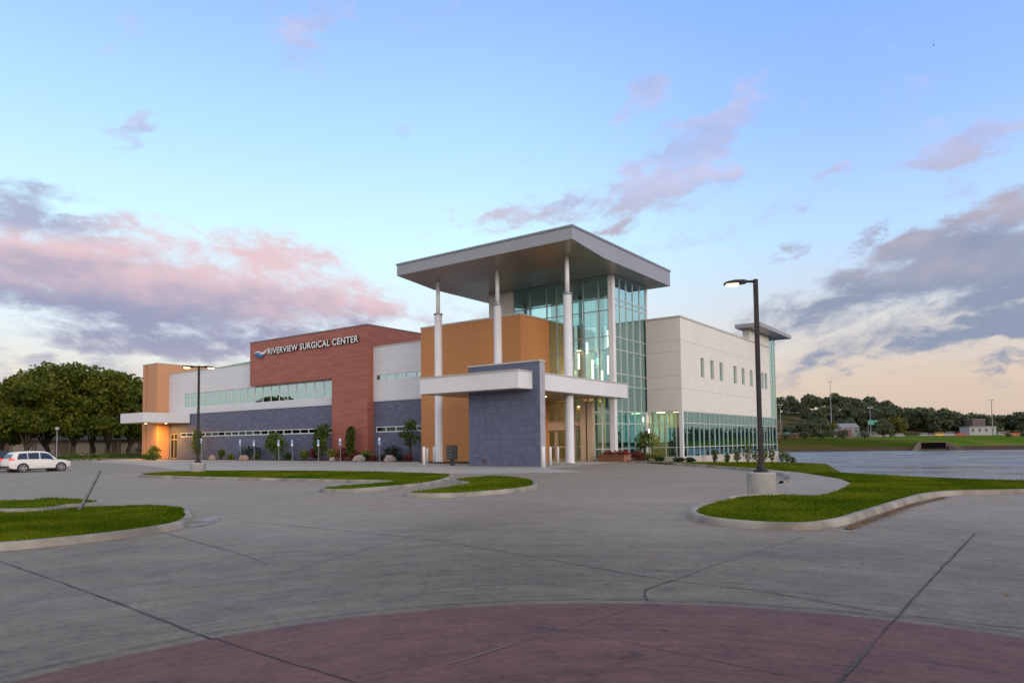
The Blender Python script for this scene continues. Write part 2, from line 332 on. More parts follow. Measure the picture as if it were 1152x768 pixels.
class MB:
    def __init__(s): s.v = []; s.f = []; s.m = []
    def add(s, vs, fs, mi=0):
        b = len(s.v); s.v += [tuple(p) for p in vs]; s.f += [tuple(b+i for i in f) for f in fs]; s.m += [mi]*len(fs)
    def quad(s, a, b, c, d, mi=0): s.add((a, b, c, d), ((0, 1, 2, 3),), mi)
    def box(s, x0, x1, y0, y1, z0, z1, mi=0):
        s.add([(x0, y0, z0), (x1, y0, z0), (x1, y1, z0), (x0, y1, z0), (x0, y0, z1), (x1, y0, z1), (x1, y1, z1), (x0, y1, z1)],
              [(0, 3, 2, 1), (4, 5, 6, 7), (0, 1, 5, 4), (1, 2, 6, 5), (2, 3, 7, 6), (3, 0, 4, 7)], mi)
    def prism(s, poly, fn, d0, d1, mi=0):    # poly (a, b) points, fn(a, b, d) -> xyz
        n = len(poly); vs = [fn(a, b, d0) for a, b in poly] + [fn(a, b, d1) for a, b in poly]
        fs = [(i, (i+1) % n, n+(i+1) % n, n+i) for i in range(n)]
        tr = tessellate_polygon([[Vector((a, b, 0)) for a, b in poly]])
        fs += [tuple(t) for t in tr] + [tuple(n+i for i in reversed(t)) for t in tr]
        s.add(vs, fs, mi)
    def tube(s, pts, rs, n=8, mi=0, cap=True):
        pts = [Vector(p) for p in pts]; b = len(s.v); k = len(pts)
        for i, p in enumerate(pts):
            t = (pts[min(i+1, k-1)] - pts[max(i-1, 0)]).normalized()
            a = t.cross(Vector((0, 0, 1)) if abs(t.z) < .9 else Vector((1, 0, 0))).normalized(); c = t.cross(a)
            for j in range(n):
                w = 2*math.pi*j/n; s.v.append(tuple(p + (a*math.cos(w) + c*math.sin(w))*rs[i]))
        for i in range(k-1):
            for j in range(n):
                s.f.append((b+i*n+j, b+i*n+(j+1) % n, b+(i+1)*n+(j+1) % n, b+(i+1)*n+j)); s.m.append(mi)
        if cap:
            s.f.append(tuple(b+j for j in range(n))[::-1]); s.m.append(mi); s.f.append(tuple(b+(k-1)*n+j for j in range(n))); s.m.append(mi)
    def lathe(s, prof, cx=0, cy=0, n=20, mi=0):       # prof [(r, z)]
        s.tube([(cx, cy, z + i*1e-5) for i, (r, z) in enumerate(prof)], [r for r, z in prof], n, mi)
    def build(s, name, mats, parent=None, smooth=False, org=None, fix=True):
        me = bpy.data.meshes.new(name)
        o = bpy.data.objects.new(name, me); COL.objects.link(o)
        if org is None: org = ORG.get(parent.name, Vector((0, 0, 0))) if parent else Vector((0, 0, 0))
        org = Vector(org)
        me.from_pydata([(x-org.x, y-org.y, z-org.z) for x, y, z in s.v], [], s.f)
        if not isinstance(mats, (list, tuple)): mats = [mats]
        for m in mats: me.materials.append(m)
        me.polygons.foreach_set('material_index', s.m)
        if fix:
            bm = bmesh.new(); bm.from_mesh(me); bmesh.ops.recalc_face_normals(bm, faces=bm.faces); bm.to_mesh(me); bm.free()
        if smooth: me.polygons.foreach_set('use_smooth', [True]*len(me.polygons))
        if parent: o.parent = parent
        elif org.length: o.location = org
        ORG[o.name] = org if parent else Vector((0, 0, 0))
        return o
def np_mesh(name, verts, faces_n, mats, parent=None, smooth=False):   # verts (k*n,3), every face its own n verts
    n = faces_n; k = len(verts)//n
    me = bpy.data.meshes.new(name); me.vertices.add(len(verts)); me.vertices.foreach_set('co', np.asarray(verts, np.float32).ravel())
    me.loops.add(k*n); me.loops.foreach_set('vertex_index', np.arange(k*n, dtype=np.int32))
    me.polygons.add(k); me.polygons.foreach_set('loop_start', np.arange(0, k*n, n, dtype=np.int32)); me.polygons.foreach_set('loop_total', np.full(k, n, np.int32))
    me.update(calc_edges=True); me.materials.append(mats)
    o = bpy.data.objects.new(name, me); COL.objects.link(o)
    if parent: o.parent = parent
    return o
def bevel(o, w=.02, seg=2):
    m = o.modifiers.new('bevel', 'BEVEL'); m.width = w; m.segments = seg; m.limit_method = 'ANGLE'; return o
def struct(o): o['kind'] = 'structure'; return o
def copy_tree(root, loc, rz=None, label=None):
    c = root.copy(); COL.objects.link(c); c.location = loc
    if rz is not None: c.rotation_euler = (0, 0, rz)
    if label: c['label'] = label
    for ch in [o for o in bpy.data.objects if o.parent == root]:
        d = ch.copy(); COL.objects.link(d); d.parent = c
        for g in [o for o in bpy.data.objects if o.parent == ch]:
            e = g.copy(); COL.objects.link(e); e.parent = d
    return c
def smooth_poly(pts, closed=True, step=.35):      # Catmull-Rom
    P = [Vector((p[0], p[1])) for p in pts]; n = len(P); out = []
    rng_ = range(n) if closed else range(n-1)
    for i in rng_:
        g = (lambda k: P[k % n]) if closed else (lambda k: P[min(max(k, 0), n-1)])
        p0, p1, p2, p3 = g(i-1), g(i), g(i+1), g(i+2)
        k = max(2, int((p2-p1).length/step))
        for j in range(k):
            t = j/k
            out.append(.5*((2*p1)+(p2-p0)*t+(2*p0-5*p1+4*p2-p3)*t*t+(3*p1-p0-3*p2+p3)*t**3))
    if not closed: out.append(P[-1])
    return [(p.x, p.y) for p in out]
def area(p): return .5*sum(p[i][0]*p[(i+1) % len(p)][1]-p[(i+1) % len(p)][0]*p[i][1] for i in range(len(p)))
def sheet(name, poly, z, m, parent=None):
    tr = tessellate_polygon([[Vector((x, y, 0)) for x, y in poly]])
    b = MB(); fs = []
    for t in tr:
        a = [poly[i] for i in t]
        fs.append(t if area(a) > 0 else tuple(reversed(t)))
    b.add([(x, y, z) for x, y in poly], fs); return b.build(name, m, parent, fix=False)
def inside(poly, pts):
    x, y = pts[:, 0], pts[:, 1]; r = np.zeros(len(pts), bool); n = len(poly)
    for i in range(n):
        x0, y0 = poly[i]; x1, y1 = poly[(i+1) % n]
        if y0 == y1: continue
        c = ((y0 > y) != (y1 > y)) & (x < (x1-x0)*(y-y0)/(y1-y0)+x0); r ^= c
    return r
RNG = np.random.default_rng(7)
def blades(name, poly, z, dens, h=.06, w=.009, m=None, zf=None):
    p = np.array(poly); lo, hi = p.min(0), p.max(0)
    n = int(dens*(hi-lo).prod()); pts = RNG.uniform(lo, hi, (n, 2)); pts = pts[inside(poly, pts)]; n = len(pts)
    a = RNG.uniform(0, 2*np.pi, n); hh = h*RNG.uniform(.55, 1.25, n); ww = w*RNG.uniform(.7, 1.5, n)
    le = RNG.uniform(0, .6, n)*hh; b = RNG.uniform(0, 2*np.pi, n)
    zz = np.full(n, z) if zf is None else zf(pts)
    dx, dy = np.cos(a)*ww, np.sin(a)*ww
    v = np.empty((n, 3, 3)); v[:, 0] = np.c_[pts[:, 0]-dx, pts[:, 1]-dy, zz]; v[:, 1] = np.c_[pts[:, 0]+dx, pts[:, 1]+dy, zz]
    v[:, 2] = np.c_[pts[:, 0]+np.cos(b)*le, pts[:, 1]+np.sin(b)*le, zz+hh]
    o = np_mesh(name, v.reshape(-1, 3), 3, m or M_BLADE); tag(o, kind='stuff'); return o
def leafquads(centers, size, jitter=.4):
    n = len(centers); u = RNG.normal(size=(n, 3)); u /= np.linalg.norm(u, axis=1)[:, None]
    t = RNG.normal(size=(n, 3)); w = np.cross(u, t); w /= np.linalg.norm(w, axis=1)[:, None]
    s = size*RNG.uniform(1-jitter, 1+jitter, n)[:, None]
    v = np.empty((n, 4, 3)); v[:, 0] = centers-u*s; v[:, 1] = centers-w*s*.6; v[:, 2] = centers+u*s; v[:, 3] = centers+w*s*.6
    return v.reshape(-1, 3)
def lobes_points(lobes, n, shell=.55):        # lobes [(c, (rx,ry,rz))]
    vol = np.array([r[0]*r[1]*r[2] for c, r in lobes])**(2/3); idx = RNG.choice(len(lobes), n, p=vol/vol.sum())
    d = RNG.normal(size=(n, 3)); d /= np.linalg.norm(d, axis=1)[:, None]; k = RNG.uniform(shell**3, 1, n)**(1/3)
    k *= 1 + .10*np.sin(d[:, 0]*7+idx)*np.cos(d[:, 2]*6+idx*2)
    C = np.array([tuple(c) for c, r in lobes])[idx]; R = np.array([r for c, r in lobes])[idx]
    return C + d*R*k[:, None]

# ------------------------------------------------------------------ ground, pavement, river
BANK = [(-40, 62), (-24.5, 48.6), (-21.0, 45.5), (-15.2, 41.0), (-10.1, 37.2), (-7.5, 33.5), (-5.6, 31.3), (-1.9, 28.7), (0, 28.3), (2.2, 28.1), (12, 28.5), (60, 20), (200, -30), (600, -200)]
def bank_dist(P):       # signed distance past the bank edge, river side positive
    best = np.full(len(P), 1e9); sg = np.zeros(len(P))
    for i in range(len(BANK)-1):
        a, b = np.array(BANK[i]), np.array(BANK[i+1]); ab = b-a; t = np.clip(((P-a)@ab)/(ab@ab), 0, 1)
        q = P-(a+t[:, None]*ab); dd = np.hypot(q[:, 0], q[:, 1]); cr = ab[0]*q[:, 1]-ab[1]*q[:, 0]
        k = dd < best; best = np.where(k, dd, best); sg = np.where(k, np.sign(cr), sg)
    return best*sg
def ground_z(P):
    P = np.asarray(P, float); d = np.maximum(bank_dist(P), 0)
    s = np.interp(P[:, 0], [-16, -6], [.040, .22])
    z = -np.minimum(d, 26)*s - np.maximum(d-26, 0)*.5
    z[(P[:, 0] < -26) & (P[:, 1] > 45)] = 0
    e = P[:, 0] + 23.0 + np.maximum(P[:, 1]-78, 0)*.9
    z = np.where((P[:, 1] > 82) | (P[:, 0] < -24.5), np.where(e < 0, 0.0, np.where(P[:, 1] > 80, np.minimum(z, -e*.45 - .3), z)), z)
    return np.maximum(z, -6)
def grid_axis(a): return np.array(a, float)
gx = np.concatenate([[-3000, -1500, -700, -400, -250], np.arange(-180, -40, 10), np.arange(-40, 20, 1.5), np.arange(20, 80, 6), [100, 160, 300, 700]])
gy = np.concatenate([[-700, -300, -120, -60], np.arange(-40, 20, 6), np.arange(20, 90, 1.5), np.arange(90, 180, 8), [200, 400, 700, 1500]])
GX, GY = np.meshgrid(gx, gy, indexing='ij'); P = np.c_[GX.ravel(), GY.ravel()]; Z = ground_z(P) - .03
nx, ny = len(gx), len(gy)
b = MB(); b.add(np.c_[P, Z].tolist(), [(i*ny+j, (i+1)*ny+j, (i+1)*ny+j+1, i*ny+j+1) for i in range(nx-1) for j in range(ny-1)])
struct(b.build('ground', M_GRASSLAND, smooth=True, fix=False))

PAVE = [(-300, -150), (300, -150), (60, 12), (12, 26.0), (1.83, 25.5), (-0.02, 24.4), (-1.6, 23), (-4.6, 24.4), (-5.4, 27.2), (-7.9, 31.8), (-11, 35.6), (-14.2, 38.1), (-19.8, 42.6), (-22.5, 46.9), (-24, 47.5), (-40, 47.5), (-90, 47.5), (-100, 62), (-300, 62)]
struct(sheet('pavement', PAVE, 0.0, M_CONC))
struct(sheet('forecourt', [(-86, 42.6), (-80, 33), (-62, 29.5), (-38, 21.6), (-28, 25.0), (-21, 26.5), (-17.5, 30), (-21.5, 33), (-23.5, 46.9), (-42, 46.9), (-42, 42)], .004, M_CONC_L))
CC, CR = (-.68, 1.89), 4.62
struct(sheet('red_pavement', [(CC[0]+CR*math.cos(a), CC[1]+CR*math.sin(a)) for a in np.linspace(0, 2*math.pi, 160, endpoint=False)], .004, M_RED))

def strips(name, lines, w, z, m, wig=.006):
    b = MB(); rr = random.Random(5)
    for ln, ww in lines:
        pts = smooth_poly(ln, False, .25) if len(ln) > 2 else [(ln[0][0]+(ln[1][0]-ln[0][0])*t, ln[0][1]+(ln[1][1]-ln[0][1])*t) for t in np.linspace(0, 1, max(3, int(math.dist(*ln)/.3)))]
        prev = None
        for i, p in enumerate(pts):
            q = pts[min(i+1, len(pts)-1)]; o = pts[max(i-1, 0)]; t = Vector((q[0]-o[0], q[1]-o[1])).normalized(); nrm = Vector((-t.y, t.x))
            c = Vector(p)+nrm*rr.uniform(-wig, wig); h = w*ww*.5*rr.uniform(.55, 1.25)
            a, e = c+nrm*h, c-nrm*h
            if prev: b.quad((prev[1].x, prev[1].y, z), (e.x, e.y, z), (a.x, a.y, z), (prev[0].x, prev[0].y, z))
            prev = (a, e)
    return struct(b.build(name, m, fix=True))
arc = lambda r, a0, a1: [(CC[0]+r*math.cos(a), CC[1]+r*math.sin(a)) for a in np.linspace(rad(a0), rad(a1), 60)]
JL = [([(-16.5, 3.9), (-11.06, 3.52), (-7.61, 3.27), (-5.11, 3.04)], .8), ([(-5.15, 3.07), (-4.09, 3.02), (-3.45, 3.01), (-.7, 2.9)], .8),
      ([(-2.9, 6.1), (-3.12, 6.5), (-3.09, 7.09)], 1.1), ([(-3.09, 7.09), (-2.14, 7.07), (-.91, 6.74)], .8), ([(-.65, 13.0), (-.83, 8.83), (-.9, 6.75), (-.96, 4.7), (-1, 2)], 1.0),
      (arc(CR+.16, 62, 196), .7), ([(-3.5, 4.7), (-2.94, 4.78), (-2.25, 4.73), (-1.29, 4.64), (-.95, 4.6)], .35), ([(-.9, 6.75), (1.5, 6.9), (6, 7.2)], .8), ([(-5.6, 1.8), (-8, 1.2), (-12, .4)], .7)]
JF = [([(-3.09, 7.09), (-2.99, 8.92), (-2.75, 11.3)], .6), ([(-3.2, 3.6), (-3.0, 4.95), (-2.85, 6.1)], .6), ([(-13.9, 6.6), (-9.14, 5.7), (-7.79, 5.35)], .7), ([(-12.5, 8.05), (-8.22, 8.12), (-5.65, 7.69), (-3.2, 7.1)], .8),
      ([(-9.83, 16), (-8.1, 8.6), (-6.96, 4.8)], .5), ([(-6.85, 9.3), (-5.86, 11.3)], .6), ([(-24, 12), (-12, 13.5), (-6, 14.2)], .7), ([(-40, 14), (-24, 16.5), (-15, 24), (-9, 33)], .7)]
strips('pavement_joints', JL, .019, .0085, M_JOINT)
strips('faint_joints', JF, .022, .0083, mat('worn_joint', (.105, .098, .09), (.15, .14, .128), .8, 0, 2.0))
M_STAIN = mat('tyre_stain', (.13, .125, .12), (.17, .165, .155), .7, 0, 5)

# lawns with kerbs
def kerb(name, line, closed, side=1, h=.12, w=.15):
    pts = smooth_poly(line, closed, .3); n = len(pts); b = MB()
    prof = [(-.02, .02), (-.01, h-.005), (.03, h), (w*.68, h), (w*.86, h-.018), (w*.95, h-.05), (w+.015, 0.0)]
    rings = []
    for i, p in enumerate(pts):
        q = pts[(i+1) % n] if closed else pts[min(i+1, n-1)]; o = pts[(i-1) % n] if closed else pts[max(i-1, 0)]
        t = Vector((q[0]-o[0], q[1]-o[1])).normalized(); nr = Vector((t.y, -t.x))*side
        rings.append([(p[0]+nr.x*d, p[1]+nr.y*d, z) for d, z in prof])
    k = len(prof); b.v = [q for r in rings for q in r]
    for i in range(n if closed else n-1):
        for j in range(k-1):
            b.f.append((i*k+j, ((i+1) % n)*k+j, ((i+1) % n)*k+j+1, i*k+j+1)); b.m.append(0)
    return struct(b.build(name, M_KERB, smooth=True))
def lawn(name, poly, z, dens, kerbed=True, h=.06):
    if area(poly) < 0: poly = poly[::-1]
    sp = smooth_poly(poly, True, .3)
    o = struct(sheet(name, sp, z, M_LAWN))
    if kerbed: kerb('kerb', poly, True, 1)
    g = blades('grass', sp, z-.005, dens, h); return o
LAWN_NEAR = [(-24, 4.9), (-17.85, 5.67), (-17.54, 7.2), (-16.7, 8.25), (-15.4, 8.35), (-14.34, 7.82), (-13.57, 7.44), (-12.55, 6.61), (-12.16, 5.48), (-12.17, 4.47), (-12.45, 3.7), (-14, 2.2), (-20, 1.0)]
lawn('lawn', LAWN_NEAR, .115, 1700, True, .045)
lawn('lawn', [(-32, 3.9), (-22.11, 7.01), (-22.02, 8.07), (-19.86, 8.36), (-19.1, 8.1), (-19.0, 7.4), (-18.9, 6.2), (-25.5, 3.5), (-32, 1.5)], .115, 250)
lawn('lawn', [(-35.6, 17.3), (-37.5, 19.07), (-37.0, 21.0), (-35.6, 22.16), (-28.1, 24.1), (-21.8, 23.85), (-19.9, 22.6), (-17.6, 19.0), (-17.0, 16.6), (-17.1, 14.5), (-18.3, 14.7), (-18.5, 16.7), (-19.2, 18.6), (-22.15, 18.4), (-28.3, 17.6), (-32.0, 17.2)], .115, 320)
lawn('lawn', [(-17.6, 20.4), (-17.78, 22.9), (-15.5, 21.93), (-13.53, 19.69), (-12.65, 18.05), (-12.56, 16.16), (-12.9, 14.75), (-14.1, 14.3), (-14.5, 15.8), (-15.6, 18.83)], .115, 400)
R_EDGE = [(-19.69, 42.66), (-14.11, 38.12), (-10.91, 35.68), (-7.84, 31.83), (-5.34, 27.23), (-4.52, 24.74), (-4.39, 23.59), (-4.15, 20.6), (-4.25, 18.82), (-4.9, 18.7), (-5.65, 17.83), (-5.75, 16.45), (-5.70, 15.23), (-5.49, 14.0), (-5.18, 13.12), (-4.58, 12.36), (-3.75, 12.10), (-3.29, 12.16), (-2.95, 12.42), (-2.69, 13.28), (-2.56, 14.88), (-2.3, 17.96), (-2.05, 20.2), (-1.45, 21.6), (-0.02, 22.85), (1.83, 24.0), (12, 25), (60, 11)]
R_LAWN = R_EDGE + [(60, 20.3), (12, 28.4), (2.2, 28.0), (0, 28.2), (-1.9, 28.6), (-5.6, 31.2), (-7.5, 33.4), (-10.1, 37.1), (-15.2, 40.9), (-21, 45.4), (-21.8, 45.6)]
rl = R_LAWN if area(R_LAWN) > 0 else R_LAWN[::-1]
rls = smooth_poly(rl, True, .4)
struct(sheet('lawn', rls, .07, M_LAWN))
near_part = [p for p in rls if p[0] < 13]
blades('grass', near_part, .065, 620, .05)
kerb('kerb', [(-4.9, 18.75), (-5.65, 17.83), (-5.75, 16.45), (-5.70, 15.23), (-5.49, 14.0), (-5.18, 13.12), (-4.58, 12.36), (-3.75, 12.10), (-3.29, 12.16), (-2.95, 12.42), (-2.69, 13.28), (-2.56, 14.88), (-2.3, 17.96), (-2.05, 20.2), (-1.45, 21.6), (-0.02, 22.85), (1.83, 24.0), (12, 25), (60, 11)], False, 1, .12)
# sidewalk round the drive, with its own kerb
WK = [(-24.2, 46.6), (-20.3, 43.6), (-13.9, 37.5), (-10.2, 33.4), (-8.0, 29.7), (-6.75, 26.4), (-6.4, 25.05), (-6.42, 23.9)]
walk_poly = smooth_poly(WK, False, .5) + [(-6.4, 23.0), (-5.9, 20.0), (-5.1, 18.7), (-4.2, 18.8), (-4.1, 20.6), (-4.39, 23.59), (-4.52, 24.74), (-5.34, 27.23), (-7.84, 31.83), (-10.91, 35.68), (-14.11, 38.12), (-19.69, 42.66), (-22.2, 45.6), (-23.8, 46.9)]
struct(sheet('sidewalk', walk_poly, .06, M_CONC_W))
kerb('kerb', WK, False, 1, .13)
# grass on the falling bank beside the building
bp_ = [(-21.4, 46), (-21.4, 80), (-14, 82), (-6, 60), (2, 34), (2.2, 28.1), (0, 28.3), (-1.9, 28.7), (-5.6, 31.3), (-7.5, 33.5), (-10.1, 37.2), (-15.2, 41)]
blades('grass', bp_, 0, 55, .09, .02, zf=lambda p: ground_z(p)-.03)
struct(sheet('planting_bed', [(-84, 42.3), (-49, 41.7), (-41.3, 41.4), (-41.3, 44.6), (-84, 44.6)], .05, M_MULCH))
struct(sheet('planting_bed', [(-40, 42.9), (-38.6, 40.0), (-35.4, 38.8), (-32.6, 38.6), (-31.0, 42.9)], .05, M_MULCH))
struct(sheet('gutter_stain', smooth_poly([(-13.0, 7.15), (-13.8, 7.85), (-14.1, 8.3), (-13.7, 8.3), (-12.9, 7.7), (-12.45, 7.1), (-12.6, 6.85)], True, .2), .006, mat('damp_concrete', (.30, .27, .23), (.115, .10, .086), .6, 0, 2.2)))

# river
def watermat():
    m = bpy.data.materials.new('river_water'); m.use_nodes = True; N = NT(m.node_tree); b_ = m.node_tree.nodes['Principled BSDF']
    b_.inputs['Base Color'].default_value = (.085, .085, .09, 1); b_.inputs['Roughness'].default_value = .14
    o = N.n('ShaderNodeTexCoord').outputs['Object']; u = N.vm('DOT_PRODUCT', o, tuple(RT)); v = N.vm('DOT_PRODUCT', o, tuple(FW))
    q = N.xyz(N.m('MULTIPLY', u, .35), v, 0)
    h = N.m('ADD', N.noise(q, .9, 6, .62), N.m('MULTIPLY', N.noise(q, .12, 4), 3.0))
    bp = N.n('ShaderNodeBump'); bp.inputs['Strength'].default_value = .55; bp.inputs['Distance'].default_value = .5
    N.put(bp.inputs['Height'], h); N.put(b_.inputs['Normal'], bp.outputs[0])
    N.put(b_.inputs['Roughness'], N.ss(N.noise(q, .07, 6, .65), .38, .62, .06, .42))
    return m
wp = [W(-700, 256, -3.1), W(1500, 256, -3.1), W(1500, -300, -3.1), W(300, -60, -3.1), W(40, 5, -3.1), W(-20, 40, -3.1), W(-700, 120, -3.1)]
b = MB(); b.add(wp, [tuple(range(len(wp)))]); o = b.build('river', watermat(), fix=False); struct(o)
if o.data.polygons[0].normal.z < 0: o.data.flip_normals()

# far bank: one terrain sheet across the river, in metres across (u) and away (v)
def hill_z(u, v):
    u = np.asarray(u, float); v = np.asarray(v, float)
    base = np.interp(v, [246, 250, 251.5, 256, 268, 300, 330, 420], [-6, -3.4, -2.3, -1.2, .3, 1.0, 1.6, 2.6])
    ratio = u/np.maximum(v, 1)
    amp = np.interp(ratio, [-.6, .2, .44, .50, .56, .64, .9, 1.2, 3], [24, 24, 23, 19, 13, 4, 4, 8, 8])
    hgt = amp*np.clip((v-430)/150, 0, 1)**1.3
    bluff = 1.5*np.sin(u*.05)*np.clip((v-440)/100, 0, 1)
    return base + hgt + bluff
us = np.concatenate([np.arange(-500, 0, 50), np.arange(0, 620, 8), np.arange(620, 1700, 60)])
vs = np.concatenate([np.arange(246, 262, 1.0), np.arange(262, 340, 6), np.arange(340, 720, 14), [800, 1000, 1500, 2600]])
U, V = np.meshgrid(us, vs, indexing='ij'); ZZ = hill_z(U.ravel(), V.ravel())
b = MB(); b.add([tuple(W(a, c, z)) for a, c, z in zip(U.ravel(), V.ravel(), ZZ)], [(i*len(vs)+j, (i+1)*len(vs)+j, (i+1)*len(vs)+j+1, i*len(vs)+j+1) for i in range(len(us)-1) for j in range(len(vs)-1)])
def farmat():
    m = bpy.data.materials.new('far_bank_ground'); m.use_nodes = True; N = NT(m.node_tree); b_ = m.node_tree.nodes['Principled BSDF']; b_.inputs['Roughness'].default_value = 1; b_.inputs['Specular IOR Level'].default_value = 0
    o = N.n('ShaderNodeTexCoord').outputs['Object']; z = N.sep(o)[2]; v = N.vm('DOT_PRODUCT', o, tuple(FW)); u = N.vm('DOT_PRODUCT', o, tuple(RT))
    nz = N.noise(o, .05, 5); grass = N.mix(N.ss(nz, .4, .65), (.070, .135, .014), (.130, .150, .030))
    mud = N.mix(N.noise(o, .4, 4), (.10, .075, .045), (.05, .04, .028))
    grass = N.mix(N.ss(u, 165, 140), grass, N.mix(1.0, grass, (.66, .48, .7), 'MULTIPLY'))
    c = N.mix(N.ss(N.m('ADD', z, N.m('MULTIPLY', nz, .8)), -1.6, -1.2), mud, grass)
    scrub = N.mix(N.ss(nz, .42, .62), (.04, .055, .02), (.13, .085, .05))
    c = N.mix(N.ss(v, 410, 440), c, scrub)
    N.put(b_.inputs['Base Color'], c); return m
struct(b.build('far_bank', farmat(), smooth=True, fix=False))
# a bare, eroded face on the bluff
# ------------------------------------------------------------------ the building
BO = Vector((-45, 48, 0))
bld = thing('surgical_center', BO, 'two storey medical center with red sign wall, glass tower and tall flat entrance canopy', 'building')
ORG[bld.name] = BO
def wall(mb, axis, c, u0, u1, z0, z1, th=.3, holes=(), mi=0):
    F = (lambda u, d, z: (u, c+d, z)) if axis == 'y' else (lambda u, d, z: (c-d, u, z))
    us_ = sorted({u0, u1, *[h[0] for h in holes], *[h[1] for h in holes]}); zs = sorted({z0, z1, *[h[2] for h in holes], *[h[3] for h in holes]})
    isin = lambda u, z: any(h[0] < u < h[1] and h[2] < z < h[3] for h in holes)
    for i in range(len(us_)-1):
        for j in range(len(zs)-1):
            if isin((us_[i]+us_[i+1])/2, (zs[j]+zs[j+1])/2): continue
            for d in (0, th): mb.quad(F(us_[i], d, zs[j]), F(us_[i+1], d, zs[j]), F(us_[i+1], d, zs[j+1]), F(us_[i], d, zs[j+1]), mi)
    for (a, b_, p, q) in list(holes)+[(u0, u1, z0, z1)]:
        for (ua, za, ub, zb) in ((a, p, b_, p), (b_, p, b_, q), (b_, q, a, q), (a, q, a, p)):
            mb.quad(F(ua, 0, za), F(ub, 0, zb), F(ub, th, zb), F(ua, th, za), mi)
def window(axis, c, u0, u1, z0, z1, mull=(), trans=(), rec=.08, fw=.06, glass=None, frame=None, name='window', parent=None, deep=.10):
    e = .003; u0 += e; u1 -= e; z0 += e; z1 -= e
    B = (lambda m_, ua, ub, da, db, za, zb: m_.box(ua, ub, c+da, c+db, za, zb)) if axis == 'y' else (lambda m_, ua, ub, da, db, za, zb: m_.box(c-db, c-da, ua, ub, za, zb))
    g = MB(); B(g, u0+fw*.4, u1-fw*.4, rec+deep*.45, rec+deep*.45+.02, z0+fw*.4, z1-fw*.4)
    w = g.build(name, glass or M_GLASS_R, parent or bld)
    f = MB()
    for u in [u0+fw/2, *mull, u1-fw/2]: B(f, u-fw/2, u+fw/2, rec, rec+deep, z0, z1)
    for z in [z0+fw/2, *trans, z1-fw/2]: B(f, u0+fw+.001, u1-fw-.001, rec+.004, rec+deep-.004, z-fw/2, z+fw/2)
    f.build('frame', frame or M_ALU, w); return w
lin = lambda a, b_, n: [a+(b_-a)*i/n for i in range(1, n)]

# --- left wing: grey brick below, white panels above
RIB = (-82.1, -54.4, 6.12, 7.84); LOW = (-82.9, -54.2, 2.62, 3.14); DOOR = (-85.35, -83.7, 0.02, 3.05)
m1 = MB(); wall(m1, 'y', 44.75, -85.6, -53.8, 0, 5.38, .3, [LOW, DOOR]); m1.build('brick_wall', M_GREYB, bld)
m1 = MB(); wall(m1, 'y', 44.68, -85.6, -53.8, 5.384, 10.45, .3, [RIB]); m1.build('panel_wall', M_WHITEP, bld)
m1 = MB(); m1.box(-85.62, -53.8, 44.63, 45.1, 10.45, 10.57); m1.build('parapet_cap', M_CAP, bld)
window('y', 44.68, *RIB, mull=lin(RIB[0], RIB[1], 19), trans=[6.98], rec=.06, fw=.06, glass=M_GLASS_R, frame=M_WHITE)
window('y', 44.75, *LOW, mull=lin(LOW[0], LOW[1], 21), rec=.03, fw=.09, glass=M_GLASS_S, frame=M_WHITE)
dr = window('y', 44.75, *DOOR, mull=[-84.5], trans=[2.35], rec=.06, fw=.08, glass=M_GLASS_D, frame=M_TANF, name='door')
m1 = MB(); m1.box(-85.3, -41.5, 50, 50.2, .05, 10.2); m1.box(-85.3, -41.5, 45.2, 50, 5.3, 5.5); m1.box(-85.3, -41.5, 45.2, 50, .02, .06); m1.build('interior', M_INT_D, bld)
m1 = MB(); m1.box(-85.5, -41.3, 45.0, 74.9, 10.15, 10.25); m1.build('roof', M_ROOFING, bld)
m1 = MB(); m1.box(-89.0, -24.9, 74.9, 75.2, 0, 10.5); m1.build('rear_wall', M_BEIGE, bld)
# green sloped roof screen behind the parapet
m1 = MB(); m1.add([(-85, 49.0, 10.26), (-60, 49.0, 10.26), (-60, 62, 10.26), (-85, 62, 10.26), (-84.5, 50.0, 11.62), (-60, 50.0, 12.42), (-60, 60, 12.42), (-84.5, 60, 11.62)],
                   [(0, 3, 2, 1), (4, 5, 6, 7), (0, 1, 5, 4), (1, 2, 6, 5), (2, 3, 7, 6), (3, 0, 4, 7)]); m1.build('roof_screen', M_GREENR, bld)
# --- red sign block: an L in elevation
RX0, RX1, RLEG = -67.3, -48.7, -53.75
m1 = MB(); m1.prism([(RX0, 7.9), (RLEG, 7.9), (RLEG, 0), (RX1, 0), (RX1, 12.55), (RX0, 12.55)], lambda a, z, d: (a, d, z), 44.0, 57.0); m1.build('sign_wall', M_REDB, bld)
m1 = MB(); m1.box(RX0-.03, RX1+.03, 43.96, 57.04, 12.552, 12.66); m1.build('parapet_cap', M_CAPD, bld)
# --- wing between the red block and the orange block
LOW2 = (-48.45, -41.9, 2.58, 3.12); UP2 = (-48.4, -41.9, 7.38, 7.92)
m1 = MB(); wall(m1, 'y', 44.79, -48.695, -41.1, 0, 5.44, .3, [LOW2]); m1.build('brick_wall', M_GREYB, bld)
m1 = MB(); wall(m1, 'y', 44.72, -48.695, -41.1, 5.444, 10.48, .3, [UP2]); m1.build('panel_wall', M_WHITEP, bld)
m1 = MB(); m1.box(-48.69, -41.1, 44.67, 45.1, 10.482, 10.60); m1.build('parapet_cap', M_CAP, bld)
window('y', 44.79, *LOW2, mull=lin(LOW2[0], LOW2[1], 5), rec=.03, fw=.09, glass=M_GLASS_S, frame=M_WHITE)
window('y', 44.72, *UP2, mull=lin(UP2[0], UP2[1], 5), rec=.03, fw=.07, glass=M_GLASS_R, frame=M_WHITE)
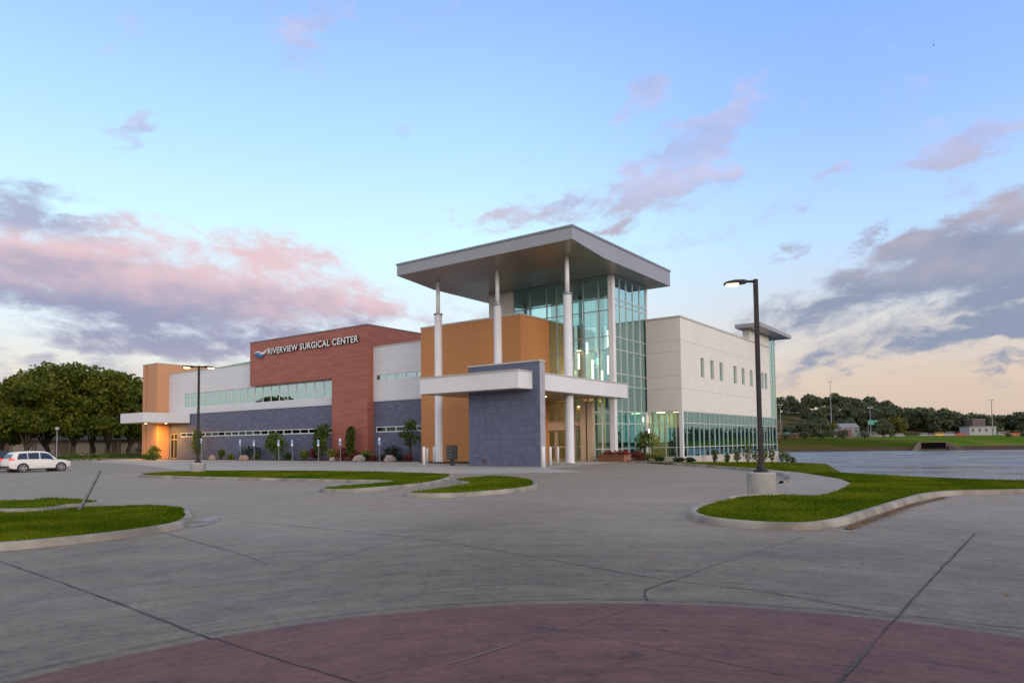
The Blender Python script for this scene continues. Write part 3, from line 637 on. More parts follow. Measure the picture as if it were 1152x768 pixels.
# --- orange block
m1 = MB(); m1.box(-41.05, -30.6, 43.1, 54, 0, 11.25); m1.build('orange_wall', M_ORANGE, bld)
m1 = MB(); m1.box(-41.09, -30.56, 43.06, 54.04, 11.252, 11.38); m1.build('parapet_cap', M_CAP, bld)
# --- far left tower with dark slot
m1 = MB(); m1.prism([(-89.2, 43.22), (-88.45, 43.22), (-88.45, 43.5), (-88.1, 43.5), (-88.1, 43.22), (-85.61, 43.22), (-85.61, 62), (-89.2, 62)], lambda x, y, d: (x, y, d), 0, 11.7); m1.build('corner_tower', M_TAN, bld)
m1 = MB(); m1.box(-88.44, -88.11, 43.42, 43.495, .05, 11.6); m1.build('slot_glazing', M_CAPD, bld)
m1 = MB(); m1.box(-89.24, -85.57, 43.18, 62.04, 11.702, 11.82); m1.build('parapet_cap', M_CAP, bld)
# low canopy by the left door
m1 = MB(); m1.box(-86.15, -80.61, 39.2, 43.2, 4.3, 5.42); m1.box(-85.55, -80.61, 43.2, 44.66, 4.3, 5.42); m1.build('side_canopy', M_WHITEF, bld)
m1 = MB(); m1.box(-86.1, -80.66, 39.25, 43.15, 4.25, 4.297); m1.build('soffit', M_SOFFIT, bld)
for i, (lx, ly) in enumerate(((-84.2, 41.2), (-82.2, 42.6))):
    m1 = MB(); m1.lathe([(.14, 4.235), (.14, 4.249)], lx, ly, 12); m1.build('downlight', M_CEIL, bld)
al = bpy.data.lights.new('canopy_downlight', 'AREA'); al.shape = 'DISK'; al.size = .28; al.energy = 480; al.color = (1.0, .47, .08)
ao = bpy.data.objects.new('canopy_downlight', al); COL.objects.link(ao); ao.location = (-84.0, 42.4, 4.2)

# --- glass tower
TX0, TX1, TY = -36.7, -24.76, 47.0
m1 = MB(); m1.box(TX0, -34.1, TY, TY+.35, 0, 14.18); m1.box(TX0, TX0+.35, TY+.352, 53.1, 10.2, 14.18); m1.build('tower_wall', M_BEIGE, bld)
window('y', 52.95, -34.0, TX1-.25, 11.5, 14.18, mull=lin(-34.0, TX1-.25, 6), trans=[12.6], rec=0, fw=.07, deep=.14, glass=M_GLASS, frame=M_MULL, name='clerestory')
FT = [3.77, 5.61, 8.5, 9.53, 11.54, 12.48]
window('y', TY, -34.09, -25.12, 5.0, 14.18, mull=[-32.42, -30.77, -29.83, -28.39, -27.34, -26.0], trans=FT[1:], rec=0, fw=.06, deep=.14, glass=M_GLASS, frame=M_MULL, name='curtain_wall')
window('y', TY, -26.6, -25.12, .1, 4.996, mull=[-25.85], trans=[.92, 2.85, 3.77], rec=0, fw=.08, deep=.14, glass=M_GLASS_D, frame=M_WHITE, name='curtain_wall')
m1 = MB(); m1.box(-25.12, TX1+.02, TY-.05, TY+.36, .05, 14.19); m1.build('corner_mullion', M_WHITE, bld)
ST = [.92, 2.85, 3.77, 5.77, 6.66, 8.51, 9.48, 12.0, 12.43]
window('x', TX1, TY+.37, 52.9, .1, 14.18, mull=[48.25, 49.33, 50.48, 51.7], trans=ST, rec=0, fw=.065, deep=.13, glass=M_GLASS_T, frame=M_ALU, name='curtain_wall')
m1 = MB(); m1.box(TX1-.2, TX1+.02, 52.9, 53.1, 11.5, 14.19); m1.build('corner_mullion', M_WHITE, bld)
m1 = MB(); m1.box(TX1-.2, TX1+.03, 52.45, 52.68, .1, 3.85); m1.build('corner_mullion', M_WHITE, bld)
# inside the tower
m1 = MB(); m1.box(-36.3, -25.2, 47.3, 59.5, .02, .1); m1.build('interior_floor', M_FLOOR, bld)
m1 = MB(); m1.box(-36.3, -30.2, 50.6, 59.4, 4.5, 5.0); m1.box(-36.3, -30.2, 50.6, 52.9, 9.3, 9.6); m1.build('interior_gallery', M_INT_W, bld)
m1 = MB(); m1.box(-36.3, -25.2, 58.9, 59.3, .1, 4.4); m1.box(-34.0, -29.6, 52.55, 52.8, 5.0, 11.0); m1.box(-29.0, -28.5, 52.0, 52.5, .1, 13.9); m1.build('interior_wall', M_INT_Y, bld)
m1 = MB(); m1.box(-28.4, -25.0, 52.75, 52.94, 4.4, 11.4); m1.build('interior_wall', M_INT_W, bld)
m1 = MB(); m1.box(-31.4, -30.8, 48.6, 49.2, .1, 14.0); m1.build('interior_column', M_INT_Y, bld)
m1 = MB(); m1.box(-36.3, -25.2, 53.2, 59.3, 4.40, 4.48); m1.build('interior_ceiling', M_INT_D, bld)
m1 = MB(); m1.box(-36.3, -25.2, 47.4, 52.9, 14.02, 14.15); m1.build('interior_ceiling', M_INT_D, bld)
# pendants: tall glowing tubes on cables
rp = random.Random(3)
for (x, y, z0, ln) in ((-30.9, 49.3, 5.9, 1.3), (-29.0, 49.0, 7.4, 1.3), (-28.5, 49.5, 8.7, .9), (-28.3, 50, 6.5, 1.7), (-27.6, 48.6, 5.0, 1.0), (-27.1, 49.4, 5.9, 1.3), (-26.3, 49.0, 6.8, 1.5), (-25.9, 48.3, 8.9, 1.3), (-25.6, 49.5, 7.6, 1.3), (-26.0, 51.0, 6.3, 1.2), (-27.4, 51.6, 4.6, 1.2)):
    m1 = MB(); m1.lathe([(.03, z0), (.085, z0+.03), (.085, z0+ln-.03), (.03, z0+ln)], x, y, 10)
    pd = m1.build('pendant_light', M_PEND, bld, True)
    m1 = MB(); m1.tube([(x, y, z0+ln), (x, y, 14.0)], [.012, .012], 5); m1.build('cable', M_BLACK, pd)
for x in (-33, -31.4, -30.6):
    for y in (51.5, 52.3):
        for z in (4.46, 9.26): m1 = MB(); m1.box(x-.3, x+.3, y-.15, y+.15, z, z+.037); m1.build('ceiling_light', M_CEIL, bld)
for x, y in ((-26.2, 53.6), (-27.4, 53.0), (-25.6, 54.6), (-26.8, 55.6), (-25.5, 50.5), (-26.4, 51.0)): m1 = MB(); m1.tube([(x, y, 2.05), (x, y, 2.5)], [.09, .09], 8); m1.build('wall_sconce', M_CEIL, bld)
def room_light(x, y, z, w, r=.3):
    d = bpy.data.lights.new('room_light', 'POINT'); d.energy = w; d.color = (1.0, .86, .62); d.shadow_soft_size = r
    o = bpy.data.objects.new('room_light', d); COL.objects.link(o); o.location = (x, y, z)
for a in ((-27.6, 49.6, 8.0, 140), (-30.3, 50.2, 7.2, 170), (-26.6, 51.0, 3.2, 70), (-29.0, 54.5, 3.6, 110), (-24.0, 54.3, 3.3, 40), (-23.5, 62, 3.3, 30), (-23.5, 70, 3.3, 30)): room_light(*a)
for x, y, w in ((-27.4, 44.5, 34), (-30.4, 44.5, 34), (-27.4, 41.5, 20)):   # the canopy downlights shine straight down
    d = bpy.data.lights.new("downlight_beam", "SPOT"); d.energy = w*4; d.color = (1.0, .86, .62); d.spot_size = rad(130); d.spot_blend = .6; d.shadow_soft_size = .1
    o = bpy.data.objects.new("downlight_beam", d); COL.objects.link(o); o.location = (x, y, 4.70)
m1 = MB(); m1.box(-25.95, -25.55, 52.1, 52.14, 3.25, 3.5); m1.build('exit_sign', M_EXIT, bld)

# --- entrance in the tower base
m1 = MB()
for x in (-31.5, -28.45, -27.35, -26.75): m1.box(x-.22, x+.22, TY-.35, TY+.2, .02, 4.6)
m1.box(-31.28, -28.67, TY-.3, TY+.15, 2.42, 3.05); m1.box(-28.23, -27.57, TY-.3, TY+.15, 2.75, 3.0)
m1.build('portal_frame', M_TANF, bld)
window('y', TY, -31.27, -28.68, 3.06, 4.995, mull=[-30.0], trans=[3.9, 4.55], rec=-.1, fw=.07, glass=M_GLASS_D, frame=M_TANF)
for k, (a, c) in enumerate(((-31.27, -30.0), (-29.95, -28.68))):
    d_ = window('y', TY, a, c, .05, 2.415, trans=[1.1], rec=-.1, fw=.11, glass=M_GLASS_D, frame=M_TANF, name='door')
    m1 = MB(); hx = c-.22 if k == 0 else a+.22; m1.tube([(hx, TY-.16, .85), (hx, TY-.16, 1.35)], [.018, .018], 8); m1.build('handle', M_GALV, d_)
window('y', TY, -28.22, -27.58, .05, 2.745, trans=[1.1], rec=-.1, fw=.08, glass=M_GLASS_D, frame=M_TANF, name='side_light')
window('y', TY, -28.22, -27.58, 3.01, 4.995, trans=[3.9], rec=-.1, fw=.07, glass=M_GLASS_D, frame=M_TANF)
window('y', TY, -27.12, -26.98, .05, 4.995, rec=-.1, fw=.03, glass=M_GLASS_D, frame=M_TANF, name='side_light')

# --- low entrance canopy and the tall one
m1 = MB(); m1.box(-32.4, -24.3, 33.9, 46.93, 4.78, 5.82); m1.box(-24.72, -24.3, 46.93, 48.3, 4.78, 5.82); m1.build('entrance_canopy', M_WHITEF, bld)
m1 = MB(); m1.box(-32.46, -24.24, 33.84, 46.92, 5.822, 5.9); m1.box(-24.71, -24.24, 46.921, 48.36, 5.822, 5.9); m1.build('canopy_cap', M_CAP, bld)
m1 = MB(); m1.box(-32.3, -24.4, 34.0, 46.3, 4.735, 4.777); sf = m1.build('soffit', M_SOFFIT, bld)
for x in (-30.4, -27.4):
    for y in (38.5, 41.5, 44.5): m1 = MB(); m1.lathe([(.12, 4.722), (.12, 4.734)], x, y, 12); m1.build('downlight', M_CEIL, bld)
m1 = MB(); m1.box(-29.42, -23.78, 35.4, 36.02, 0, 6.47); m1.build('pier_wall', M_PIER, bld)
m1 = MB(); m1.box(-29.47, -23.73, 35.35, 36.07, 6.472, 6.57); m1.build('pier_cap', M_CAP, bld)
m1 = MB(); m1.box(-23.777, -23.755, 35.44, 35.98, .02, 6.46); m1.build('pier_end_panel', mat('grey_stucco', (.36, .36, .38), (.31, .31, .33), .8), bld)
m1 = MB(); m1.tube([(-28.65, 35.3, .62), (-28.65, 35.4, .62)], [.10, .10], 12); m1.tube([(-28.65, 35.22, .62), (-28.65, 35.3, .62)], [.06, .06], 10); m1.build('hose_connection', M_GALV, bld)
m1 = MB(); m1.box(-28.25, -28.0, 35.33, 35.398, .2, .42); m1.build('outlet_box', mat('rust_box', (.10, .05, .04)), bld)
CXs = (-37.15, -31.2, -25.1); CY = 41.0
for x in CXs:
    m1 = MB(); m1.lathe([(.36, .03), (.36, .12), (.31, .14), (.30, 11.72)], x, CY, 24); cp = m1.build('column', M_WHITE, bld, True)
    m1 = MB(); m1.lathe([(.16, 11.72), (.15, 14.36)], x, CY, 18); m1.build('upper_shaft', M_WHITE, cp, True)
    m1 = MB(); m1.lathe([(.31, 11.66), (.37, 11.70), (.37, 11.78), (.20, 11.84)], x, CY, 24); m1.build('collar', M_GALV, cp)
prof = [(38.2, 15.38), (38.2, 14.58), (42.4, 14.2), (53.7, 14.2), (53.7, 15.38)]
m1 = MB(); m1.prism(prof, lambda y, z, d: (d, y, z), -38.9, -22.95); m1.build('roof_canopy', M_FASCIA, bld)
m1 = MB(); m1.box(-38.96, -22.89, 38.14, 53.76, 15.382, 15.52); m1.build('canopy_cap', M_GALV, bld)
m1 = MB(); m1.add([(-38.85, 38.25, 14.57), (-23.0, 38.25, 14.57), (-23.0, 42.4, 14.195), (-38.85, 42.4, 14.195), (-23.0, 53.65, 14.195), (-38.85, 53.65, 14.195)], [(0, 1, 2, 3), (3, 2, 4, 5)]); m1.build('soffit', M_SOFFIT, bld, fix=True)

# --- white stucco block at the right
BX, BY0, BY1 = -21.75, 52.68, 79.3
def yw(i): return i
WINS = [(56.9, 57.7), (59.2, 60.05), (61.5, 62.35), (65.25, 66.15), (67.65, 68.5), (70.2, 71.05), (73.95, 74.75), (75.1, 76.0)]
m1 = MB(); wall(m1, 'x', BX, BY0, 77.05, 3.86, 11.35, .3, [(a, c, 6.82, 8.48) for a, c in WINS]); m1.box(-24.74, BX-.302, BY0, BY0+.3, 3.86, 11.35); m1.build('stucco_wall', M_BEIGE, bld)
m1 = MB()
for z in (5.66, 6.68, 8.62, 9.53):
    if z not in (6.68, 8.62): m1.box(BX-.01, BX+.006, BY0+.002, 77.0, z-.025, z+.025)
    m1.box(-24.7, BX-.01, BY0-.006, BY0+.02, z-.025, z+.025)
m1.build('stucco_joint', M_SEAM, bld)
m1 = MB(); m1.box(-24.74, BX+.05, BY0-.05, BY0+.35, 11.352, 11.5); m1.box(BX-.35, BX+.05, BY0+.352, 77.2, 11.352, 11.5); m1.build('parapet_cap', M_CAP, bld)
for a, c in WINS: window('x', BX, a, c, 6.82, 8.48, rec=.1, fw=.05, glass=M_GLASS_T, frame=M_ALU)
window('x', BX, BY0+.25, BY1-.02, .16, 3.855, mull=[53.8, 55.2, 56.5, 57.5, 58.8, 60.1, 61.2, 62.3, 63.45, 64.7, 66.0, 67.2, 68.3, 69.6, 70.85, 72.1, 73.4, 74.7, 75.65, 76.7, 77.75], trans=[.96, 2.9], rec=.04, fw=.06, deep=.12, glass=M_GLASS_L, frame=M_ALU, name='curtain_wall')
window('y', BY0, -24.6, BX-.25, .16, 3.855, mull=[-23.2, -22.3], trans=[.96, 2.9], rec=.04, fw=.06, deep=.12, glass=M_GLASS_D, frame=M_ALU, name='curtain_wall')
m1 = MB(); m1.box(BX-.246, BX+.01, BY0-.01, BY0+.246, .16, 3.858); m1.build('corner_mullion', M_WHITE, bld)
window('x', BX, 77.06, BY1, 3.87, 12.55, trans=[5.6, 8.0, 10.4], mull=[78.2], rec=.02, fw=.05, glass=M_GLASS_T, frame=M_ALU, name='corner_glazing')
window('y', BY1-.14, -24.0, BX-.02, .16, 12.5, trans=[3.85, 8.0], rec=0, fw=.06, glass=M_GLASS, frame=M_ALU, name='corner_glazing')
m1 = MB(); m1.box(-24.75, BX+.03, BY0-.03, BY1+.05, -4.5, .15); m1.build('foundation_wall', mat('foundation', (.52, .47, .41), (.46, .42, .37), .85, 0, .6, .1), bld)
m1 = MB(); m1.box(-24.74, BX-.3, BY0+.3, BY1-.2, 11.0, 11.2); m1.box(-40, -24.76, 60.05, 74.8, 10.3, 10.5); m1.build('roof', M_ROOFING, bld)
m1 = MB(); m1.box(-22.45, BX-.01, 70.4, 77.0, 11.5, 12.58); m1.build('penthouse_wall', M_BEIGE, bld)
m1 = MB(); m1.box(-22.75, -20.25, 69.0, 80.4, 12.6, 12.98); m1.build('penthouse_roof', M_FASCIA, bld)
# rooms behind the low glazing
m1 = MB(); m1.box(-31.5, BX-.35, BY0+.3, BY1-.4, .155, .2); m1.build('interior_floor', M_FLOOR, bld)
m1 = MB(); m1.box(-31.5, BX-.36, BY0+.36, BY1-.4, 3.87, 4.0); m1.build('interior_ceiling', M_INT_W, bld)
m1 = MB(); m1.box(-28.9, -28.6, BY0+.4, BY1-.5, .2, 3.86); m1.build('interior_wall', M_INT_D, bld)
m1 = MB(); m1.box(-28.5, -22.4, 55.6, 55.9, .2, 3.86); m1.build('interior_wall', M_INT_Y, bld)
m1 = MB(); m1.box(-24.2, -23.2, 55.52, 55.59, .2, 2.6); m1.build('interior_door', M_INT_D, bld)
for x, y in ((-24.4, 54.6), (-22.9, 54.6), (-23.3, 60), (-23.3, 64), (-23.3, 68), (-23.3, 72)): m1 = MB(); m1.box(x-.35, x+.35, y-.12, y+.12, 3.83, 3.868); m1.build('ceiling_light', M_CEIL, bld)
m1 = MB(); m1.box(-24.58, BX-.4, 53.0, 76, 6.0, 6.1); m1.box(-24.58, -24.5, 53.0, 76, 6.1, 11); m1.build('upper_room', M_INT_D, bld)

# --- sign lettering and emblem
def text_mesh(txt, width, height):
    c = bpy.data.curves.new('t', 'FONT'); c.body = txt; c.extrude = .06; c.offset = .012; c.space_character = 1.06; c.resolution_u = 3
    o = bpy.data.objects.new('t', c); COL.objects.link(o); dg = bpy.context.evaluated_depsgraph_get(); dg.update()
    me = bpy.data.meshes.new_from_object(o.evaluated_get(dg)); bpy.data.objects.remove(o); bpy.data.curves.remove(c)
    co = np.array([v.co[:] for v in me.vertices]); lo, hi = co.min(0), co.max(0)
    return me, lo, hi
me, lo, hi = text_mesh('RIVERVIEW SURGICAL CENTER', 14, .6)
SX, SZ = (63.75-49.72)/(hi[0]-lo[0]), .63/(hi[1]-lo[1])
for v in me.vertices:
    x, y, z = v.co; v.co = (-63.75+(x-lo[0])*SX-BO.x, 43.86-(z*1.6)-BO.y+.02, 11.05+(y-lo[1])*SZ-BO.z)
me.materials.clear(); me.materials.append(M_LETTER); me.materials.append(M_LETTER_S); me.update()
for p in me.polygons: p.material_index = 0 if p.normal.y < -.7 else 1
so = bpy.data.objects.new('sign_lettering', me); COL.objects.link(so); so.parent = bld; ORG[so.name] = BO
def bez(p0, p1, p2, n=8): return [((1-t)**2*p0[0]+2*t*(1-t)*p1[0]+t*t*p2[0], (1-t)**2*p0[1]+2*t*(1-t)*p1[1]+t*t*p2[1]) for t in np.linspace(0, 1, n)]
def emb(name, poly, m, y0=43.78, y1=43.9, parent=None):
    q = MB(); q.prism([(-66.2+a*2.3, 10.86+c*.82) for a, c in poly], lambda a, z, d: (a, d, z), y0, y1); return q.build(name, m, parent)
em = emb('sign_emblem', bez((0, .62), (.22, 1.0), (.48, .66)) + bez((.50, .62), (.66, .42), (1.0, .98))[1:] + bez((.92, .72), (.72, .28), (.62, .34))[1:] + bez((.58, .36), (.40, .62), (.26, .70))[1:], M_LETTER, parent=bld)
emb('emblem_wave', bez((-.02, .50), (.2, .80), (.40, .48)) + bez((.45, .40), (.55, .25), (.72, .22))[1:] + bez((.64, .05), (.42, .08), (.32, .26))[1:] + bez((.26, .36), (.14, .52), (.0, .44))[1:], M_EMB1, 43.80, 43.9, em)
emb('emblem_wave', bez((.0, .34), (.16, .44), (.30, .20)) + bez((.36, .10), (.46, .0), (.60, .0))[1:] + bez((.48, -.08), (.32, -.04), (.24, .08))[1:] + [(.12, .26)], M_EMB2, 43.80, 43.9, em)

# ------------------------------------------------------------------ street lamps
RTv = Vector((RT.x, RT.y, 0)); ANG = math.atan2(RT.y, RT.x)
def lamp_head(t, sgn, z):      # luminaire on a short arm along local x
    q = MB(); s = sgn
    q.tube([(s*.05, 0, z-.06), (s*.20, 0, z-.055), (s*.30, 0, z-.06)], [.035, .035, .03], 8)
    a = q.build('arm', M_BRONZE, t, True)
    q = MB(); rows = []
    for x, w, h0, h1 in ((.24, .07, -.10, -.02), (.34, .14, -.105, -.015), (.55, .17, -.115, -.02), (.72, .16, -.12, -.045), (.82, .10, -.12, -.075)):
        rows.append([(s*x, -w, z+h0), (s*x, w, z+h0), (s*x, w*.8, z+h1), (s*x, -w*.8, z+h1)])
    q.v = [p for r in rows for p in r]
    for i in range(len(rows)-1):
        for j in range(4): q.f.append((i*4+j, i*4+(j+1) % 4, (i+1)*4+(j+1) % 4, (i+1)*4+j)); q.m.append(0)
    q.f += [(3, 2, 1, 0), tuple(len(q.v)-4+i for i in range(4))]; q.m += [0, 0]
    hd = q.build('lamp_head', M_BRONZE, t)
    q = MB(); q.box(min(s*.46, s*.76), max(s*.46, s*.76), -.12, .12, z-.150, z-.121); q.build('lens', M_LENS, hd)
def street_lamp(loc, h, base_h, base_r, heads, label, rz):
    t = thing('street_lamp', loc, label, 'street lamp', None, rz)
    q = MB(); q.lathe([(base_r, -.05), (base_r, base_h-.03), (base_r-.03, base_h)], 0, 0, 32); q.build('concrete_base', mat('lamp_base', (.34, .33, .315), (.25, .24, .228), .8, 0, 2.2, .4), t, False)
    q = MB(); q.lathe([(.19, base_h), (.19, base_h+.05), (.12, base_h+.08), (.11, base_h+.17), (.09, base_h+.19)], 0, 0, 16); q.build('base_cover', M_BRONZE, t)
    q = MB(); q.box(-.058, .058, -.058, .058, base_h+.02, h); bevel(q.build('pole', M_BRONZE, t), .02)
    for s in heads: lamp_head(t, s, h)
    return t
l1 = street_lamp((-5.62, 18.84, 0), 5.80, .64, .37, (-1,), 'tall dark lamp post with one lit head on a concrete base in the right lawn', ANG-.12)
l2 = street_lamp((-35.9, 20.37, 0), 5.86, .62, .40, (-1, 1), 'dark lamp post with two lit heads standing before the left wing', ANG+.25)
for L_, offs in ((l1, [(-.62, 0, 5.62)]), (l2, [(-.62, 0, 5.68), (.62, 0, 5.68)])):
    for of in offs:
        ld = bpy.data.lights.new('lamp_glow', 'SPOT'); ld.energy = 60; ld.color = (1, .75, .45); ld.spot_size = rad(140); ld.shadow_soft_size = .12
        lo_ = bpy.data.objects.new('lamp_glow', ld); COL.objects.link(lo_); lo_.parent = L_; lo_.location = of

# ------------------------------------------------------------------ parking signs, bollards, mailbox, planter, leaning post
def parking_sign(loc, h, label, tall_blue):
    t = thing('parking_sign', loc, label, 'sign', 'accessible parking signs along the bed', rad(8))
    q = MB(); q.tube([(0, 0, -.05), (0, 0, h-.02)], [.035, .035], 8); q.build('post', M_GALV, t)
    q = MB(); q.box(-.115, .115, -.055, -.04, h-.58, h); p = q.build('sign_panel', M_SIGNW, t)
    q = MB(); q.box(-.10, .10, -.0605, -.0552, h-(.56 if tall_blue else .34), h-(.24 if tall_blue else .03)); q.build('symbol_field', M_BLUE, p)
    q = MB(); zc = h-(.40 if tall_blue else .185)        # wheelchair mark
    q.tube([(-.02+.07*math.cos(a), -.0635, zc-.03+.07*math.sin(a)) for a in np.linspace(rad(100), rad(400), 14)], [.012]*14, 5)
    q.tube([(-.015, -.0635, zc+.11), (-.015, -.0635, zc+.0), (.05, -.0635, zc-.005), (.085, -.0635, zc-.09)], [.014]*4, 5); q.box(-.035, .005, -.066, -.061, zc+.115, zc+.15)
    q.build('wheelchair_symbol', M_SIGNW, p)
SIGNS = [((-72.6, 41.6, 0), 2.33, 'accessible parking sign just right of the two headed lamp post', 1), ((-62.74, 40.0, 0), 2.07, 'accessible parking sign before the rust coloured round boulder', 1),
         ((-60.86, 40.3, 0), 2.04, 'accessible parking sign left of the round reddish shrub', 0), ((-56.89, 40.3, 0), 2.0, 'accessible parking sign between the round shrub and the upright green shrub', 0),
         ((-54.96, 40.4, 0), 1.98, 'accessible parking sign just left of the upright green shrub', 0), ((-51.28, 40.5, 0), 1.95, 'accessible parking sign before the golden shrubs left of the red wall', 0),
         ((-47.95, 40.2, 0), 2.02, 'accessible parking sign before the left edge of the red wall', 1), ((-43.03, 40.2, 0), 2.02, 'accessible parking sign at the right corner of the red wall', 1)]
for (l, h, lb, tb) in SIGNS:
    k = 40.2/l[1]; parking_sign(l, h, lb, tb)
def bollard(x, y, h, label):
    t = MB(); t.lathe([(.10, -.05), (.10, h-.06), (.085, h-.02), (.04, h)], 0, 0, 16)
    o = t.build('bollard', M_WHITE, None, True); o.location = (x, y, 0); tag(o, label, 'bollard', 'white bollards guarding the entrance canopy')
for x, y, h, lb in ((-33.1, 35.0, 1.29, 'white bollard nearest the kerb by the left canopy column, front of three'), (-36.99, 39.5, 1.13, 'shortest white bollard left of the tall column, middle of three'), (-36.2, 39.4, 1.26, 'white bollard close against the left canopy column'),
                    (-22.38, 33.63, 1.25, 'white bollard at the right front corner of the grey brick pier'), (-24.3, 37.3, 1.21, 'white bollard behind the grey brick pier, middle of three'), (-27.6, 43.4, 1.15, 'white bollard before the entrance doors, farthest of three')):
    bollard(x, y, h, lb)
t = thing('mailbox_cabinet', (-30.84, 35.36, 0), 'black cluster mailbox on a pedestal left of the grey brick pier', 'mailbox', None, rad(-20))
q = MB(); q.box(-.48, .34, -.22, .22, .40, 1.36); bevel(q.build('cabinet', M_BLACK, t), .02)
q = MB(); q.box(-.12, .12, -.12, .12, -.03, .40); q.build('pedestal', M_BLACK, t)
M_MBD = mat('mailbox_door', (.045, .045, .05), (.06, .06, .065), .35, .4)
for i in range(2):
    for j in range(4):
        q = MB(); q.box(-.42+i*.36, -.10+i*.36, -.236, -.221, .46+j*.215, .65+j*.215); d_ = q.build('mail_door', M_MBD, t)
        q = MB(); q.box(-.20+i*.36, -.14+i*.36, -.242, -.2365, .54+j*.215, .575+j*.215); q.build('label_plate', M_SIGNW, d_)
t = thing('brick_planter', (-24.3, 45.9, 0), 'low red brick planter with red flowers beside the entrance', 'planter', None, math.atan2(-.77, 2.46))
q = MB(); q.box(-1.35, 1.35, -.35, -.22, 0, .46); q.box(-1.35, 1.35, .22, .35, 0, .46); q.box(-1.35, -1.2, -.219, .219, 0, .46); q.box(1.2, 1.35, -.219, .219, 0, .46); q.build('trough', M_PLANTER, t)
q = MB(); q.box(-1.40, 1.40, -.39, .39, .461, .52); q.build('rim', M_PLANTER, t)
v = leafquads(lobes_points([((x, 0, .55), (.35, .22, .17)) for x in (-.9, -.3, .4, 1.0)], 500, .3), .05); np_mesh('foliage', v, 4, M_LEAF_S, t)
v = leafquads(lobes_points([((x, 0, .62), (.35, .2, .2)) for x in (-.6, .2, .9, 1.2)], 500, .6), .06); np_mesh('flowers', v, 4, M_FLOWER, t)
t = thing('leaning_post', (-16.95, 6.85, .1), 'bent grey metal post leaning to the right in the near lawn', 'post')
q = MB(); d_ = RTv*.46 + Vector((0, 0, .90)); L2 = d_*.98
sx = Vector((d_.x, d_.y, 0)).normalized(); sy = Vector((-sx.y, sx.x, 0))
ring = lambda p: [p+sx*.035-sy*.03, p+sx*.035+sy*.03, p+sx*.012+sy*.03, p+sx*.012+sy*.012, p-sx*.03+sy*.012, p-sx*.03-sy*.012, p+sx*.012-sy*.012, p+sx*.012-sy*.03]
n_ = 7; rows = [ring(L2*(i/(n_-1))+RTv*(.015*math.sin(i/(n_-1)*3.0))) for i in range(n_)]; q.v = [tuple(p) for r in rows for p in r]
for i in range(n_-1):
    for j in range(8): q.f.append((i*8+j, i*8+(j+1) % 8, (i+1)*8+(j+1) % 8, (i+1)*8+j)); q.m.append(0)
q.f += [tuple(range(8)), tuple(len(q.v)-8+i for i in range(8))]; q.m += [0, 0]
q.build('channel_post', M_GALV, t)

